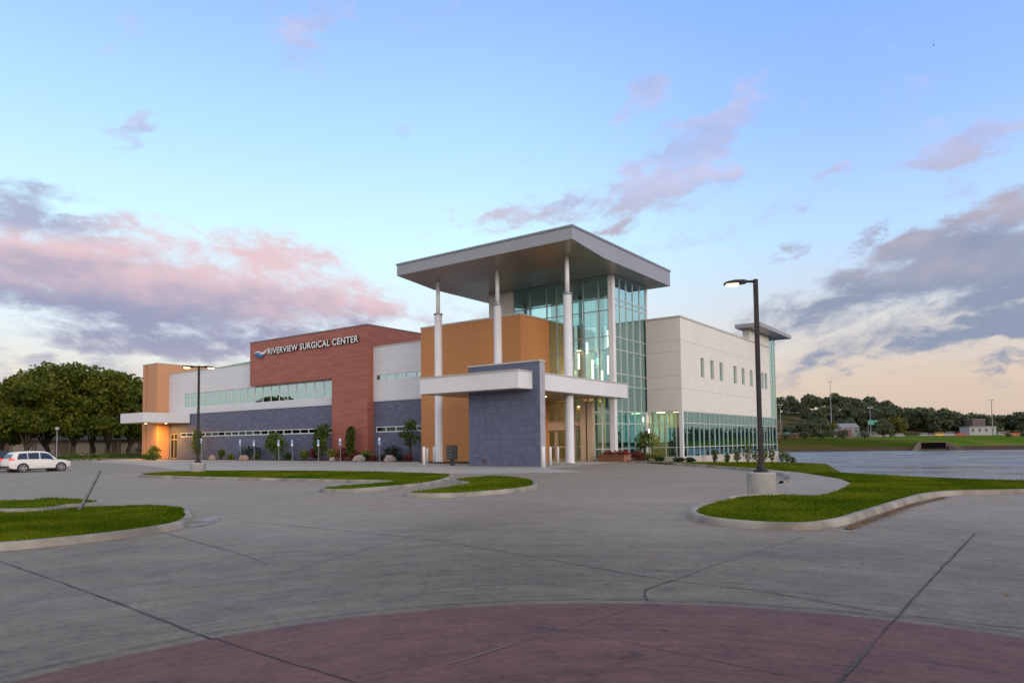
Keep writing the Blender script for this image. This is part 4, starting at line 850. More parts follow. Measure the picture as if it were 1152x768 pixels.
# ------------------------------------------------------------------ cars
def make_car(loc, heading, paint, label, name='parked_suv'):
    t = thing(name, loc, label, 'car', 'cars parked at the left', heading)
    # local x forward, y left, z up.  sections: x, z_low, z_belt, half width
    S = [(-2.33, .42, .80, .70), (-2.28, .34, .98, .84), (-2.0, .24, 1.04, .91), (-1.2, .22, 1.02, .935), (0, .21, .99, .94), (.95, .22, .96, .935), (1.25, .23, .97, .93), (1.7, .25, .93, .90), (2.12, .28, .84, .82), (2.30, .34, .72, .70), (2.36, .42, .62, .58)]
    q = MB(); rows = []
    for x, zl, zb, w in S:
        zm = zl+(zb-zl)*.55
        half = [(w*.80, zl), (w*.96, zl+.06), (w, zm-.06), (w*.995, zm+.06), (w*.965, zb-.05), (w*.90, zb)]
        rows.append([(x, y, z) for y, z in half]+[(x, -y, z) for y, z in reversed(half)])
    k = 12; q.v = [p for r in rows for p in r]
    for i in range(len(rows)-1):
        for j in range(k): q.f.append((i*k+j, i*k+(j+1) % k, (i+1)*k+(j+1) % k, (i+1)*k+j)); q.m.append(0)
    q.f += [tuple(range(k)), tuple(len(q.v)-k+i for i in range(k))]; q.m += [0, 0]
    G = [(-2.16, 1.0, 1.02, .80, .80), (-1.98, 1.0, 1.42, .83, .66), (-1.75, 1.0, 1.60, .86, .64), (-1.1, .99, 1.675, .88, .64), (-.3, .98, 1.69, .885, .645), (.3, .97, 1.655, .885, .635), (.62, .96, 1.54, .88, .63), (1.22, .95, 1.02, .84, .70), (1.34, .94, .955, .82, .74)]
    rows = []
    for x, zb, zr, wb, wr in G: rows.append([(x, wb, zb-.04), (x, wr+.03, zr-.07), (x, wr-.06, zr), (x, -wr+.06, zr), (x, -wr-.03, zr-.07), (x, -wb, zb-.04)])
    b0 = len(q.v); q.v += [p for r in rows for p in r]
    for i in range(len(rows)-1):
        for j in range(6): q.f.append((b0+i*6+j, b0+i*6+(j+1) % 6, b0+(i+1)*6+(j+1) % 6, b0+(i+1)*6+j)); q.m.append(0)
    q.f += [tuple(b0+i for i in range(6)), tuple(len(q.v)-6+i for i in range(6))]; q.m += [0, 0]
    body = q.build('body', paint, t, True)
    e_ = body.modifiers.new('e', 'EDGE_SPLIT'); e_.split_angle = rad(38)
    gm = mat('car_glass', (.012, .016, .018), (.014, .018, .02), .05, 0, spec=.9); bk = mat('car_trim', (.02, .02, .021), (.025, .025, .026), .6)
    def sidept(x, f, sgn):
        xs = [g[0] for g in G]; zb = np.interp(x, xs, [g[1] for g in G]); zr = np.interp(x, xs, [g[2] for g in G]); wb = np.interp(x, xs, [g[3] for g in G]); wr = np.interp(x, xs, [g[4] for g in G])
        a = np.array([wb, zb-.04]); c = np.array([wr+.03, zr-.07]); p = a+(c-a)*f; return (x, sgn*(p[0]+.008), p[1])
    for sgn in (1, -1):
        for xa, xb, xc, xd in ((-1.78, -1.02, -1.05, -1.62), (-.97, -.18, -.18, -.99), (-.10, 1.02, .58, -.10)):
            q = MB(); n = 6
            lo_ = [sidept(xa+(xb-xa)*i/n, .14, sgn) for i in range(n+1)]; hi_ = [sidept(xd+(xc-xd)*i/n, .90, sgn) for i in range(n+1)]
            for i in range(n): q.quad(lo_[i], lo_[i+1], hi_[i+1], hi_[i])
            q.build('side_window', gm, t)
        q = MB(); q.box(.78, .98, min(sgn*.90, sgn*1.06), max(sgn*.90, sgn*1.06), 1.0, 1.14); bevel(q.build('mirror', paint, t), .03)
        q = MB(); q.box(-2.31, -1.96, min(sgn*.66, sgn*.87), max(sgn*.66, sgn*.87), .96, 1.10); bevel(q.build('tail_light', mat('tail_red', (.5, .02, .02), (.5, .02, .02), .3, emit=(1, .05, .03), es=.7), t), .03)
        q = MB(); q.box(2.0, 2.26, min(sgn*.52, sgn*.78), max(sgn*.52, sgn*.78), .70, .80); bevel(q.build('headlight', mat('head_lens', (.55, .57, .6), (.5, .5, .55), .1), t), .03)
        for xd in (-.75, .22):
            q = MB(); q.box(xd-.1, xd+.1, min(sgn*.935, sgn*.96), max(sgn*.935, sgn*.96), .87, .895); q.build('door_handle', paint, t)
        q = MB(); q.box(-1.05, 1.02, min(sgn*.925, sgn*.955), max(sgn*.925, sgn*.955), .20, .30); q.build('sill', bk, t)
        for xw in (-1.38, 1.42):
            q = MB(); q.tube([(xw, sgn*.60, .345), (xw, sgn*.949, .345)], [.415, .415], 24); q.build('wheel_arch', bk, t)
            q = MB(); q.tube([(xw, sgn*.72, .345), (xw, sgn*.73, .345), (xw, sgn*.94, .345), (xw, sgn*.965, .345)], [.30, .345, .345, .31], 24); wh = q.build('tyre', bk, t, False)
            q = MB(); rm = mat('alloy_rim', (.45, .45, .47), (.38, .38, .4), .3, .8)
            for a in range(5):
                an = a*2*math.pi/5; c, s = math.cos(an), math.sin(an); px_, pz_ = -s*.045, c*.045
                q.add([(xw+px_, sgn*.972, .345+pz_), (xw-px_, sgn*.972, .345-pz_), (xw+c*.25-px_*.7, sgn*.972, .345+s*.25-pz_*.7), (xw+c*.25+px_*.7, sgn*.972, .345+s*.25+pz_*.7)], [(0, 1, 2, 3)])
            q.tube([(xw+.25*math.cos(a), sgn*.966, .345+.25*math.sin(a)) for a in np.linspace(0, 2*math.pi, 25)], [.018]*25, 6); q.build('rim', rm, wh)
    q = MB(); q.quad((-2.12, -.62, 1.10), (-2.12, .62, 1.10), (-1.955, .55, 1.46), (-1.955, -.55, 1.46)); q.v = [(x-.035, y, z) for x, y, z in q.v]; q.build('rear_window', gm, t)
    q = MB(); q.quad((1.235, -.70, 1.04), (1.235, .70, 1.04), (.66, .57, 1.53), (.66, -.57, 1.53)); q.v = [(x+.03, y, z+.02) for x, y, z in q.v]; q.build('windscreen', gm, t)
    q = MB(); q.box(-2.37, -2.30, -.75, .75, .36, .52); q.build('rear_bumper_trim', bk, t)
    q = MB(); q.box(-2.322, -2.30, -.26, .26, .72, .84); q.build('number_plate', M_SIGNW, t)
    for sgn in (1, -1):
        q = MB(); q.tube([(-1.5, sgn*.56, 1.69), (-1.3, sgn*.56, 1.74), (.0, sgn*.56, 1.75), (.25, sgn*.56, 1.70)], [.018]*4, 6); q.build('roof_rail', bk, t)
    return t
P_W = mat('white_car_paint', (.70, .69, .67), (.70, .69, .67), .22, 0, spec=.6); P_D = mat('dark_car_paint', (.016, .018, .024), (.016, .018, .024), .2, 0, spec=.6)
c1_ = make_car((-50.95, 18.1, 0), rad(94), P_W, 'white estate style suv parked side on at the left')
c2_ = make_car((-54.15, 17.3, 0), rad(94), P_D, 'dark suv at the left edge parked beyond the white one')
for c_ in (c1_, c2_): c_.scale = (.78,)*3

# ------------------------------------------------------------------ plants
def make_tree(name, loc, h, cr, n_leaf, leaf, size, lm, label, cat='tree', group=None, seed=0, trunk_h=.3, parts=True, squash=1.0, nlobes=12, lr=(.34, .52)):
    rr = random.Random(seed); t = thing(name, loc, label, cat, group, rr.uniform(0, 6))
    lobes = []; zc = h*(trunk_h+(1-trunk_h)*.5); hz = h*(1-trunk_h)*.5
    for i in range(nlobes):
        a = i*2.4+rr.uniform(-.4, .4); f = rr.uniform(.25, .78); zz = rr.uniform(-.62, .66)
        wd = math.sqrt(max(.1, 1-(zz*.85)**2)); r = cr*rr.uniform(*lr)
        lobes.append(((math.cos(a)*f*cr*wd, math.sin(a)*f*cr*wd, zc+zz*hz), (r, r, r*squash*.8)))
    lobes.append(((0, 0, zc+hz*.62), (cr*.5, cr*.5, hz*.4)))
    q = MB(); tr = .022*h+.05
    q.tube([(0, 0, -.3), (.02*h*rr.uniform(-1, 1), .02*h*rr.uniform(-1, 1), h*trunk_h*.6), (0, 0, h*trunk_h*1.1), (0, 0, zc)], [tr*1.35, tr, tr*.8, tr*.35], 9)
    for c, r in lobes[:8]:
        z0 = h*trunk_h*rr.uniform(.7, 1.15); c = Vector(c); q.tube([(0, 0, z0), Vector((c.x*.45, c.y*.45, z0+(c.z-z0)*.6)), c], [tr*.5, tr*.32, tr*.1], 6)
    q.build('trunk', M_BARK, t, True)
    v = leafquads(lobes_points(lobes, n_leaf, .45), size); np_mesh('crown', v, 4, lm, t)
    return t
# tall trees behind the car park
TR = [(2, 138, 12.4, 5.2, 'leafy tree at the left edge of the tree row'), (30, 128, 13.2, 5.2, 'leafy tree second from the left of the row, above the cars'), (52, 142, 16.6, 6.4, 'tall leafy tree, its top the highest left of the gap'),
      (83, 132, 15.8, 6.2, 'broad leafy tree behind the globe lamp'), (104, 146, 16.8, 6.0, 'tall leafy tree showing behind the broad one'), (122, 130, 14.8, 5.6, 'forked tree with thin crown right of the row centre'),
      (146, 138, 14.6, 5.4, 'leafy tree at the right end of the row, beside the tan tower'), (168, 150, 13.5, 5.2, 'tree half hidden behind the tan corner tower')]
def from_px(px, dist, z=0.0):
    a = math.atan((px-576)/783.57); p = RT*math.sin(a)*dist + FW*math.cos(a)*dist; return (p.x, p.y, z)
for i, (px, D, h, cr, lb) in enumerate(TR):
    make_tree('broadleaf_tree', from_px(px, D), h*.96, cr, 9000 if i != 5 else 4600, 0, .33, M_LEAF_A, lb, 'tree', 'trees beyond the car park', 20+i, .11, nlobes=28, lr=(.22, .40))
# trees on the left beyond the frame whose reflection stands in the ribbon window
for i, (x, y) in enumerate(((-117, -3), (-125, 0), (-134, -2))):
    make_tree('broadleaf_tree', (x, y, 0), 11.2+.4*i, 5.2, 2200, 0, .5, M_LEAF_A, 'leafy tree outside the view, mirrored in the ribbon window', 'tree', 'trees mirrored in the ribbon window', 60+i, .22)

def shrub(loc, r, h, lm, label, n=420, size=.10, upright=False, name='shrub', stems=True):
    t = thing(name, loc, label, 'shrub', None, random.Random(str(loc)).uniform(0, 6)); rr = random.Random(str(loc)+'a')
    lob = [((rr.uniform(-.4, .4)*r, rr.uniform(-.4, .4)*r, h*rr.uniform(.35, .72)), (r*.6, r*.6, h*.34)) for _ in range(6)] + [((0, 0, h*.55), (r*.8, r*.8, h*.45))]
    if upright: lob = [((rr.uniform(-.25, .25)*r, rr.uniform(-.25, .25)*r, h*f), (r*.62, r*.62, h*.2)) for f in (.3, .45, .55, .65, .8, .85)]
    q = MB()
    for k in range(4): a = k*1.6; q.tube([(0, 0, -.05), (math.cos(a)*r*.4, math.sin(a)*r*.4, h*.5), (math.cos(a)*r*.6, math.sin(a)*r*.6, h*.8)], [.03, .02, .008], 5)
    q.build('stems', M_BARK, t); np_mesh('foliage', leafquads(lobes_points(lob, n, .4), size), 4, lm, t); return t
Sg = [(-76.5, 43.3, .75, 3.3, M_LEAF_G, 1, 'tall yellow green shrub just right of the two headed lamp post'), (-71.5, 43.3, .5, 1.1, M_LEAF_S, 0, 'small green shrub beside the left rust boulder'),
      (-66.5, 43.4, 1.5, 1.5, M_LEAF_D, 0, 'wide dark grey green mound shrub before the brick wing'), (-61.0, 43.0, 1.4, 2.8, M_LEAF_S, 0, 'round green shrub between the third and fourth parking signs'),
      (-57.0, 43.3, .6, 1.0, M_LEAF_G, 0, 'low golden shrub right of the round green shrub'), (-55.8, 43.6, .6, 1.2, M_LEAF_RD, 0, 'low reddish shrub next to the tall upright green shrub'),
      (-54.4, 43.2, 1.2, 3.4, M_LEAF_S, 1, 'tall upright green shrub left of the red wall'), (-52.0, 42.6, .65, 1.1, M_LEAF_G, 0, 'golden shrub at the foot of the red wall corner'),
      (-50.9, 43.0, .7, 1.2, M_LEAF_RD, 0, 'reddish shrub behind the pale stone'), (-50.1, 43.2, .65, 3.0, M_LEAF_A, 1, 'slim upright shrub against the red wall'),
      (-47.6, 42.8, .7, .95, M_LEAF_G, 0, 'low golden shrub below the right part of the red wall'), (-44.9, 43.5, 1.0, 1.3, M_LEAF_D, 0, 'dark mound shrub behind the pale boulder near the orange block'),
      (-64.2, 42.7, .6, .7, M_LEAF_S, 0, 'low green shrub between boulder and dark mound'), (-69.0, 42.9, .5, .6, M_LEAF_G, 0, 'low yellowish shrub left of the rust boulder'),
      (-58.6, 42.6, .55, .65, M_LEAF_D, 0, 'low dark shrub in the bed before the grey brick'), (-48.9, 42.9, .5, .7, M_LEAF_RD, 0, 'small red leaved shrub before the red wall')]
for x, y, r, h, lm, up_, lb in Sg: shrub((x, y, .04), r, h, lm, lb, 1100 if h > 2 else 420, .12 if h > 2 else .10, up_)
for i, x in enumerate(np.linspace(-47, -41.8, 6)):
    shrub((float(x), 42.3, .04), .5, .55, M_LEAF_RD if i % 2 else M_LEAF_D, ('low red hedge plant' if i % 2 else 'low dark hedge plant') + f' by the young tree, {["left end", "second from left", "left of middle", "right of middle", "second from right", "right end"][i]} of the row', 220, .08)
make_tree('young_tree', (-42.2, 42.9, .04), 3.6, .95, 520, 0, .12, M_LEAF_S, 'young thin tree before the grey brick beside the orange block', 'tree', None, 91, .28)
for x, y, r, h, lm, lb in ((-79.5, 39.2, .9, .75, M_LEAF_S, 'green clump of tall grass at the left canopy, front of the pair'), (-80.6, 40.4, .8, 1.7, M_LEAF_G, 'yellow green shrub before the left door')):
    shrub((x, y, 0), r, h, lm, lb, 500, .10)
shrub((-77.0, 38.6, 0), 1.1, .6, M_LEAF_S, 'low green edging plant right of the left canopy shrubs', 400, .09)
def boulder(x, y, r, m, label):
    bm = bmesh.new(); bmesh.ops.create_icosphere(bm, subdivisions=3, radius=1); rr = random.Random(label)
    ph = [rr.uniform(0, 6) for _ in range(6)]
    for v_ in bm.verts:
        c = v_.co; k = 1+.13*math.sin(c.x*3+ph[0])*math.cos(c.y*4+ph[1])+.08*math.sin(c.z*7+ph[2]+c.x*5); v_.co = Vector((c.x*r*.72*k, c.y*r*.6*k, max(c.z*r*.62*k, -.1)+.08))
    me_ = bpy.data.meshes.new('boulder'); bm.to_mesh(me_); bm.free(); me_.materials.append(m); me_.polygons.foreach_set('use_smooth', [True]*len(me_.polygons))
    o = bpy.data.objects.new('boulder', me_); COL.objects.link(o); o.location = (x, y, .04); o.rotation_euler = (0, 0, rr.uniform(0, 6)); tag(o, label, 'boulder', 'boulders in the planting bed')
boulder(-71.0, 41.9, .62, M_ROCK, 'rust coloured boulder nearest the lamp post'); boulder(-64.6, 41.6, .68, M_ROCK, 'rust coloured boulder left of the second parking sign')
boulder(-50.6, 41.5, .42, M_ROCK2, 'small pale stone before the golden shrub'); boulder(-46.9, 41.4, .75, M_ROCK2, 'grey brown boulder at the foot of the red wall'); boulder(-42.9, 41.2, .72, M_ROCK2, 'pale boulder right of the red wall')
boulder(-31.7, 41.9, .35, M_ROCK2, 'small dark stone between column and grey pier')
# plants by the right glass wing
make_tree('young_tree', (-23.6, 49.6, -.02), 2.3, .85, 420, 0, .12, M_LEAF_S, 'young leafy tree before the yellow lit corner window', 'tree', None, 95, .36)
for i, (y, h, r) in enumerate(((56.5, 1.25, .3), (59.5, .8, .3), (62.0, 1.3, .4), (65.2, 1.7, .75), (68, 1.4, .6), (70.2, 1.6, .5), (72.8, 1.7, .45), (76.5, 1.3, .5), (78.4, 1.2, .5), (80.5, 1.1, .5))):
    z = float(ground_z([(-20.6, y)])[0])-.03
    shrub((-20.6, y, z), r, h, M_LEAF_S if i % 3 else M_LEAF_A, f'thin shrub against the foundation wall, {["first", "second", "third", "fourth, widest", "fifth", "sixth", "seventh", "eighth", "ninth", "last"][i]} from the glass corner', 130, .10)
for i, (x, y) in enumerate(((-21.9, 48.6), (-20.9, 49.6), (-20.6, 51.2))):
    shrub((x, y, float(ground_z([(x, y)])[0])-.03), .55, .42, M_LEAF_D, f'dark cushion shrub at the glass corner, {["left", "middle", "right"][i]} of three', 200, .08)
shrub((-23.2, 47.4, 0), .6, .8, M_LEAF_RD, 'red leaved shrub right of the brick planter', 300, .09)
for i, x in enumerate((-24.4, -23.3)):
    shrub((x, 50.9, 0), .8, .5, M_LEAF_G if i else M_LEAF_S, ['green ground shrub at the foot of the tower glass', 'yellow green ground shrub below the yellow lit window'][i], 260, .08)

# fallen leaves along the right kerb
pts = np.array([(-2.40+abs(RNG.normal(0, .09)), y) for y in RNG.uniform(12.6, 20.5, 1100)] + [(x+RNG.normal(0, .2), 12.0+RNG.normal(0, .6)) for x in RNG.uniform(-4, -2, 8)] + [tuple(p) for p in RNG.uniform((-4, 5), (0, 12), (14, 2))])
pts[:1100, 0] += np.interp(pts[:1100, 1], [13, 15, 18, 20.5], [-.05, .1, .32, .75])
n = len(pts); a = RNG.uniform(0, 6.28, n); s = RNG.uniform(.02, .05, n); v = np.empty((n, 4, 3))
for k, (ca, cs) in enumerate(((0, 1), (1.57, .6), (3.14, 1), (4.71, .6))): v[:, k] = np.c_[pts[:, 0]+np.cos(a+ca)*s*cs, pts[:, 1]+np.sin(a+ca)*s*cs, .014+RNG.uniform(0, .012, n)]
tag(np_mesh('fallen_leaves', v.reshape(-1, 3), 4, leafmat('dry_leaf', (.30, .16, .03), (.18, .10, .03))), kind='stuff')

# ------------------------------------------------------------------ houses behind the trees, globe lamp, hedges
M_HROOF = mat('dark_shingle', (.055, .048, .046), (.04, .035, .034), .9, 0, 2); M_HWALL = mat('tan_siding', (.20, .155, .11), (.17, .135, .095), .85); M_HBR = mat('brown_siding', (.16, .10, .075), (.14, .09, .07), .85)  # trees' shade put into the colour of tan walls and garage doors
M_GAR = mat('garage_white', (.33, .29, .24), (.30, .27, .22), .6); M_GAR2 = mat('garage_tan', (.36, .28, .20), (.33, .26, .19), .6)
def house(px0, px1, D, wallm, label, roofh):
    a, c = Vector(from_px(px0, D)), Vector(from_px(px1, D)); ln = (c-a).length; dirv = (c-a)/ln
    t = thing('townhouse', a, label, 'house', 'low houses behind the trees', math.atan2(dirv.y, dirv.x))
    q = MB(); q.box(0, ln, 0, 11, -.2, 3.1); q.build('wall', wallm, t)
    q = MB(); q.add([(-.5, -.7, 3.0), (ln+.5, -.7, 3.0), (ln+.5, 11.7, 3.0), (-.5, 11.7, 3.0), (.2, 5.5, roofh), (ln-.2, 5.5, roofh)], [(0, 1, 5, 4), (1, 2, 5), (2, 3, 4, 5), (3, 0, 4), (3, 2, 1, 0)]); rf = q.build('roof', M_HROOF, t)
    q = MB(); q.box(ln*.7, ln*.7+.8, 5.2, 6.2, roofh-1.2, roofh+.9); q.build('chimney', M_HBR, rf)
    x = .6; k = 0
    while x+3.4 < ln:
        q = MB(); q.box(x, x+3.0, -.06, .05, 0, 2.3)
        g = q.build('garage_door', M_GAR if k % 3 else M_GAR2, t)
        q = MB()
        for z in (.55, 1.15, 1.72): q.box(x+.05, x+2.95, -.085, -.062, z-.02, z+.02)
        q.build('rail', M_GAR2, g); x += 3.9
        if k % 2 == 1 and x+1.6 < ln: q = MB(); q.box(x, x+1.0, -.07, .05, 0, 2.1); q.build('door', M_HBR, t); x += 1.8
        k += 1
house(-70, 10, 170, M_HBR, 'dark roofed brown townhouse at the left edge behind the trees', 7.6)
house(10.5, 77, 168, M_HWALL, 'dark roofed tan townhouse between the left tree trunks', 7.9)
house(77.5, 132, 166, M_HWALL, 'dark roofed tan townhouse behind the forked tree', 7.4)
house(132.5, 196, 163, M_HBR, 'dark roofed townhouse half hidden by the tan tower', 7.7)
q = MB(); q.tube([(0, 0, 0), (0, 0, 3.6)], [.06, .05], 8)
t = thing('globe_lamp', from_px(64, 105), 'thin post lamp with a white globe before the trees', 'street lamp'); q.build('pole', M_GALV, t)
bm = bmesh.new(); bmesh.ops.create_uvsphere(bm, u_segments=16, v_segments=10, radius=.25); me_ = bpy.data.meshes.new('globe'); bm.to_mesh(me_); bm.free(); me_.materials.append(mat('globe_glass', (.32, .32, .34), (.28, .28, .3), .3))
o = bpy.data.objects.new('globe', me_); COL.objects.link(o); o.parent = t; o.location = (0, 0, 3.9)
def hedge(px0, px1, D, h, lm, label):
    a, c = Vector(from_px(px0, D)), Vector(from_px(px1, D)); mid = (a+c)/2; ln = (c-a).length
    t = thing('hedge', mid, label, 'hedge', None, math.atan2((c-a).y, (c-a).x))
    np_mesh('foliage', leafquads(lobes_points([((x, 0, h*.5), (.9, .7, h*.5)) for x in np.linspace(-ln/2, ln/2, max(3, int(ln)))], int(ln*110), .5), .12), 4, lm, t)
    q = MB()
    for x in np.linspace(-ln/2, ln/2, 5): q.tube([(x, 0, -.05), (x, 0, h*.6)], [.04, .02], 5)
    q.build('stems', M_BARK, t)
hedge(78, 112, 92, 1.1, M_LEAF_S, 'clipped green hedge right of the white suv, under the trees'); hedge(120, 158, 112, .8, M_LEAF_S, 'low green hedge before the tree with the forked trunk')
hedge(150, 161, 100, 1.5, M_LEAF_D, 'dark rounded hedge at the foot of the tan tower')
struct(sheet('far_lawn', [from_px(-120, 118)[:2], from_px(170, 104)[:2], from_px(175, 150)[:2], from_px(-120, 160)[:2]], .012, M_LAWN))

# ------------------------------------------------------------------ far bank
def proto_crown(seed, h, cr, n, size, lm, name):
    return make_tree(name, W(0, -500), h, cr, n, 0, size, lm, 'tree on the far bank', 'tree', 'trees on the far bank', seed, .16, nlobes=11)
protos = [proto_crown(200+i, 12, 6.2, 900, .78, M_LEAF_B, 'far_tree') for i in range(4)]
protoy = proto_crown(210, 9, 4.4, 420, .6, M_LEAF_Y, 'far_tree')
protob = proto_crown(211, 4, 2.4, 200, .4, M_LEAF_B, 'far_bush'); protob['category'] = 'bush'; protob['group'] = 'round bushes on the far bank grass'
rt = random.Random(12); used = set()
def put(pr, u, v, s, label):
    z = float(hill_z([u], [v])[0])
    c = copy_tree(pr, W(u, v, z-.2), rt.uniform(0, 6), label) if pr.name in used else pr
    if c is pr: c.location = W(u, v, z-.2); c['label'] = label; used.add(pr.name)
    c.scale = (s, s, s*rt.uniform(.9, 1.15)); return c
PXU = lambda px, v: (px-576)/783.57*v
n_ = 0
for px in list(range(876, 1070, 6)):                       # crest of the bluff
    v_ = rt.uniform(560, 600); put(protos[n_ % 4], PXU(px+rt.uniform(-3, 3), v_), v_, rt.uniform(.85, 1.25), 'dark tree in the line along the crest of the bluff'); n_ += 1
for px in list(range(910, 1064, 5)):                       # slope, right of the bare face
    v_ = rt.uniform(490, 545); put(protos[n_ % 4], PXU(px+rt.uniform(-3, 3), v_), v_, rt.uniform(.75, 1.1), 'dark tree on the wooded slope below the crest'); n_ += 1
for px in list(range(884, 960, 6)):                        # foot of the bluff left
    v_ = rt.uniform(410, 450); put(protos[n_ % 4], PXU(px+rt.uniform(-2, 2), v_), v_, rt.uniform(.5, .6) if px < 918 else rt.uniform(.75, 1.0), 'green tree at the foot of the bluff near the tall mast'); n_ += 1
for px in list(range(966, 1165, 5))+[1170, 1182, 1195]:
    if 1116 < px < 1128: continue
    v_ = rt.uniform(470, 520); put(protos[n_ % 4], PXU(px+rt.uniform(-3, 3), v_), v_, rt.uniform(.9, 1.35) if px < 1100 else rt.uniform(.95, 1.2), 'dark tree in the row behind the riverside road'); n_ += 1
for px, s in ((1000, 1.0), (1006, 1.1), (1015, .8), (936, .9)):
    v_ = 372; put(protoy, PXU(px, v_), v_, s, 'yellowing tree by the riverside road'); n_ += 1
for px, s, v_ in ((992, .9, 352), (995, .8, 356), (904, .9, 352), (913, .95, 360), (926, .9, 366)): put(protos[n_ % 4], PXU(px, v_), v_, s*.8, 'dense dark green tree on the grass near the river'); n_ += 1
for px, s in ((883, .9), (904, 1.05), (924, 1.15), (949, 1.05), (972, .9), (1133, .7), (1150, .7)): put(protob, PXU(px, 300), 300, s, 'round bush on the grass above the far shore')
# masts, poles, highway signs, buildings, vehicles
def mast(px, v_, h, label):
    u = PXU(px, v_); z = float(hill_z([u], [v_])[0]); t = thing('light_mast', W(u, v_, z-.3), label, 'mast', 'masts on the far bank', ANG)
    q = MB(); q.tube([(0, 0, 0), (0, 0, h)], [.34, .16], 8); q.build('pole', M_GALV, t)
    q = MB(); q.tube([(-1.0, 0, h-.3), (1.0, 0, h-.3)], [.1, .1], 6); q.box(-1.3, -.6, -.35, .35, h-.35, h+.25); q.box(.6, 1.3, -.35, .35, h-.35, h+.25); q.build('lamp_ring', M_GALV, t)
mast(935, 430, 34.5, 'tallest light mast, rising above the bluff trees'); mast(979, 400, 17, 'light mast beside the green highway signs'); mast(1116, 400, 20.5, 'light mast above the white trailers at the right'); mast(878, 395, 19, 'thin light mast next to the corner of the building')
def hsign(px, v_, zc, w, h, n, label):
    u = PXU(px, v_); z = float(hill_z([u], [v_])[0]); t = thing('highway_sign', W(u, v_, z), label, 'sign', None, ANG); M_HS = mat('highway_green', (.015, .26, .19), (.015, .24, .18), .5)
    for k in range(n): q = MB(); q.box(-w*n/2+k*w+.15, -w*n/2+(k+1)*w-.15, -.15, -.02, zc-z-h/2, zc-z+h/2); q.build('sign_panel', M_HS, t)
    q = MB(); q.tube([(-w*n/2+.2, .12, 0), (-w*n/2+.2, .12, zc-z+h/2)], [.14, .14], 6); q.tube([(w*n/2-.2, .12, 0), (w*n/2-.2, .12, zc-z+h/2)], [.14, .14], 6); q.tube([(-w*n/2, .12, zc-z), (w*n/2, .12, zc-z)], [.12, .12], 6); q.build('gantry', M_GALV, t)
hsign(983, 395, 10.4, 3.6, 2.6, 2, 'pair of green highway sign panels on a gantry before the wooded slope'); hsign(885, 380, 4.4, 3.0, 1.8, 1, 'single green highway sign near the corner of the building')
def far_building(px0, px1, v_, zlo, hgt, wm, rm_, label, flat=True, name='commercial_building'):
    u0, u1 = PXU(px0, v_), PXU(px1, v_); t = thing(name, W((u0+u1)/2, v_, zlo), label, 'building', None, ANG); w = (u1-u0)/2
    q = MB(); q.box(-w, w, 0, 9, -2, hgt); q.build('wall', wm, t)
    q = MB()
    if flat: q.box(-w-.3, w+.3, -.3, 9.3, hgt, hgt+.4)
    else: q.add([(-w-.4, -.5, hgt), (w+.4, -.5, hgt), (w+.4, 9.5, hgt), (-w-.4, 9.5, hgt), (-w-.4, 4.5, hgt+2.6), (w+.4, 4.5, hgt+2.6)], [(0, 1, 5, 4), (2, 3, 4, 5), (0, 4, 3), (1, 2, 5), (3, 2, 1, 0)])
    q.build('roof', rm_, t)
    k = max(1, int(2*w/3.2))
    for i in range(k): q = MB(); x = -w+(i+.5)*2*w/k; q.box(x-.6, x+.6, -.06, .04, hgt*.45, hgt*.8); q.build('window', M_INT_D, t)
M_FW = mat('far_white_wall', (.36, .36, .36), (.30, .30, .30), .8); M_FR = mat('far_red_wall', (.20, .085, .065), (.17, .075, .06), .8); M_FG = mat('far_grey_roof', (.22, .23, .25), (.18, .19, .2), .8)
far_building(931, 942, 540, hill_z([PXU(936, 540)], [540])[0]-1, 5, M_FW, M_FG, 'white house on the bluff beside the tall mast', False, 'hill_house')
far_building(888, 903, 570, hill_z([PXU(895, 570)], [570])[0], 3.5, M_FW, M_FG, 'long white house on the crest above the bare slope', False, 'hill_house')
far_building(946, 966, 390, 3, 4.5, M_FW, M_FG, 'grey roofed white building at the foot of the slope', False)
far_building(875, 898, 372, 1.6, 2.6, M_FR, M_FW, 'low red walled shed with pale roof next to the big building corner')
far_building(950, 958, 345, 1.0, 2.6, M_FR, M_FR, 'small red hut on the riverside grass', False, 'hut')
far_building(1090, 1120, 410, 2.4, 5.0, M_FW, M_FG, 'long white flat roofed building right of the trees')
far_building(1094, 1108, 460, 2.4, 10.5, mat('far_brick', (.14, .10, .10), (.12, .09, .09), .9), M_FG, 'brick block rising between the trees at the right')
far_building(970, 1000, 386, 2.2, 2.4, M_FW, M_FG, 'low pale building behind the yellow trees')
def far_vehicle(px, v_, ln, hgt, m, label, name):
    u = PXU(px, v_); z = float(hill_z([u], [v_])[0]); t = thing(name, W(u, v_, z), label, 'vehicle', None, ANG)
    q = MB(); q.box(-ln/2, ln/2, 0, 2.2, .5, hgt*.62); q.box(-ln*.33, ln*.36, .15, 2.05, hgt*.62+.002, hgt); bevel(q.build('body', m, t), .12)
    for x in (-ln*.3, ln*.3): q = MB(); q.tube([(x, -.05, .4), (x, .2, .4)], [.4, .4], 12); q.build('wheel', M_BLACK, t)
    q = MB(); q.box(-ln*.3, ln*.33, .10, .148, hgt*.66, hgt*.92); q.build('window', M_INT_D, t)
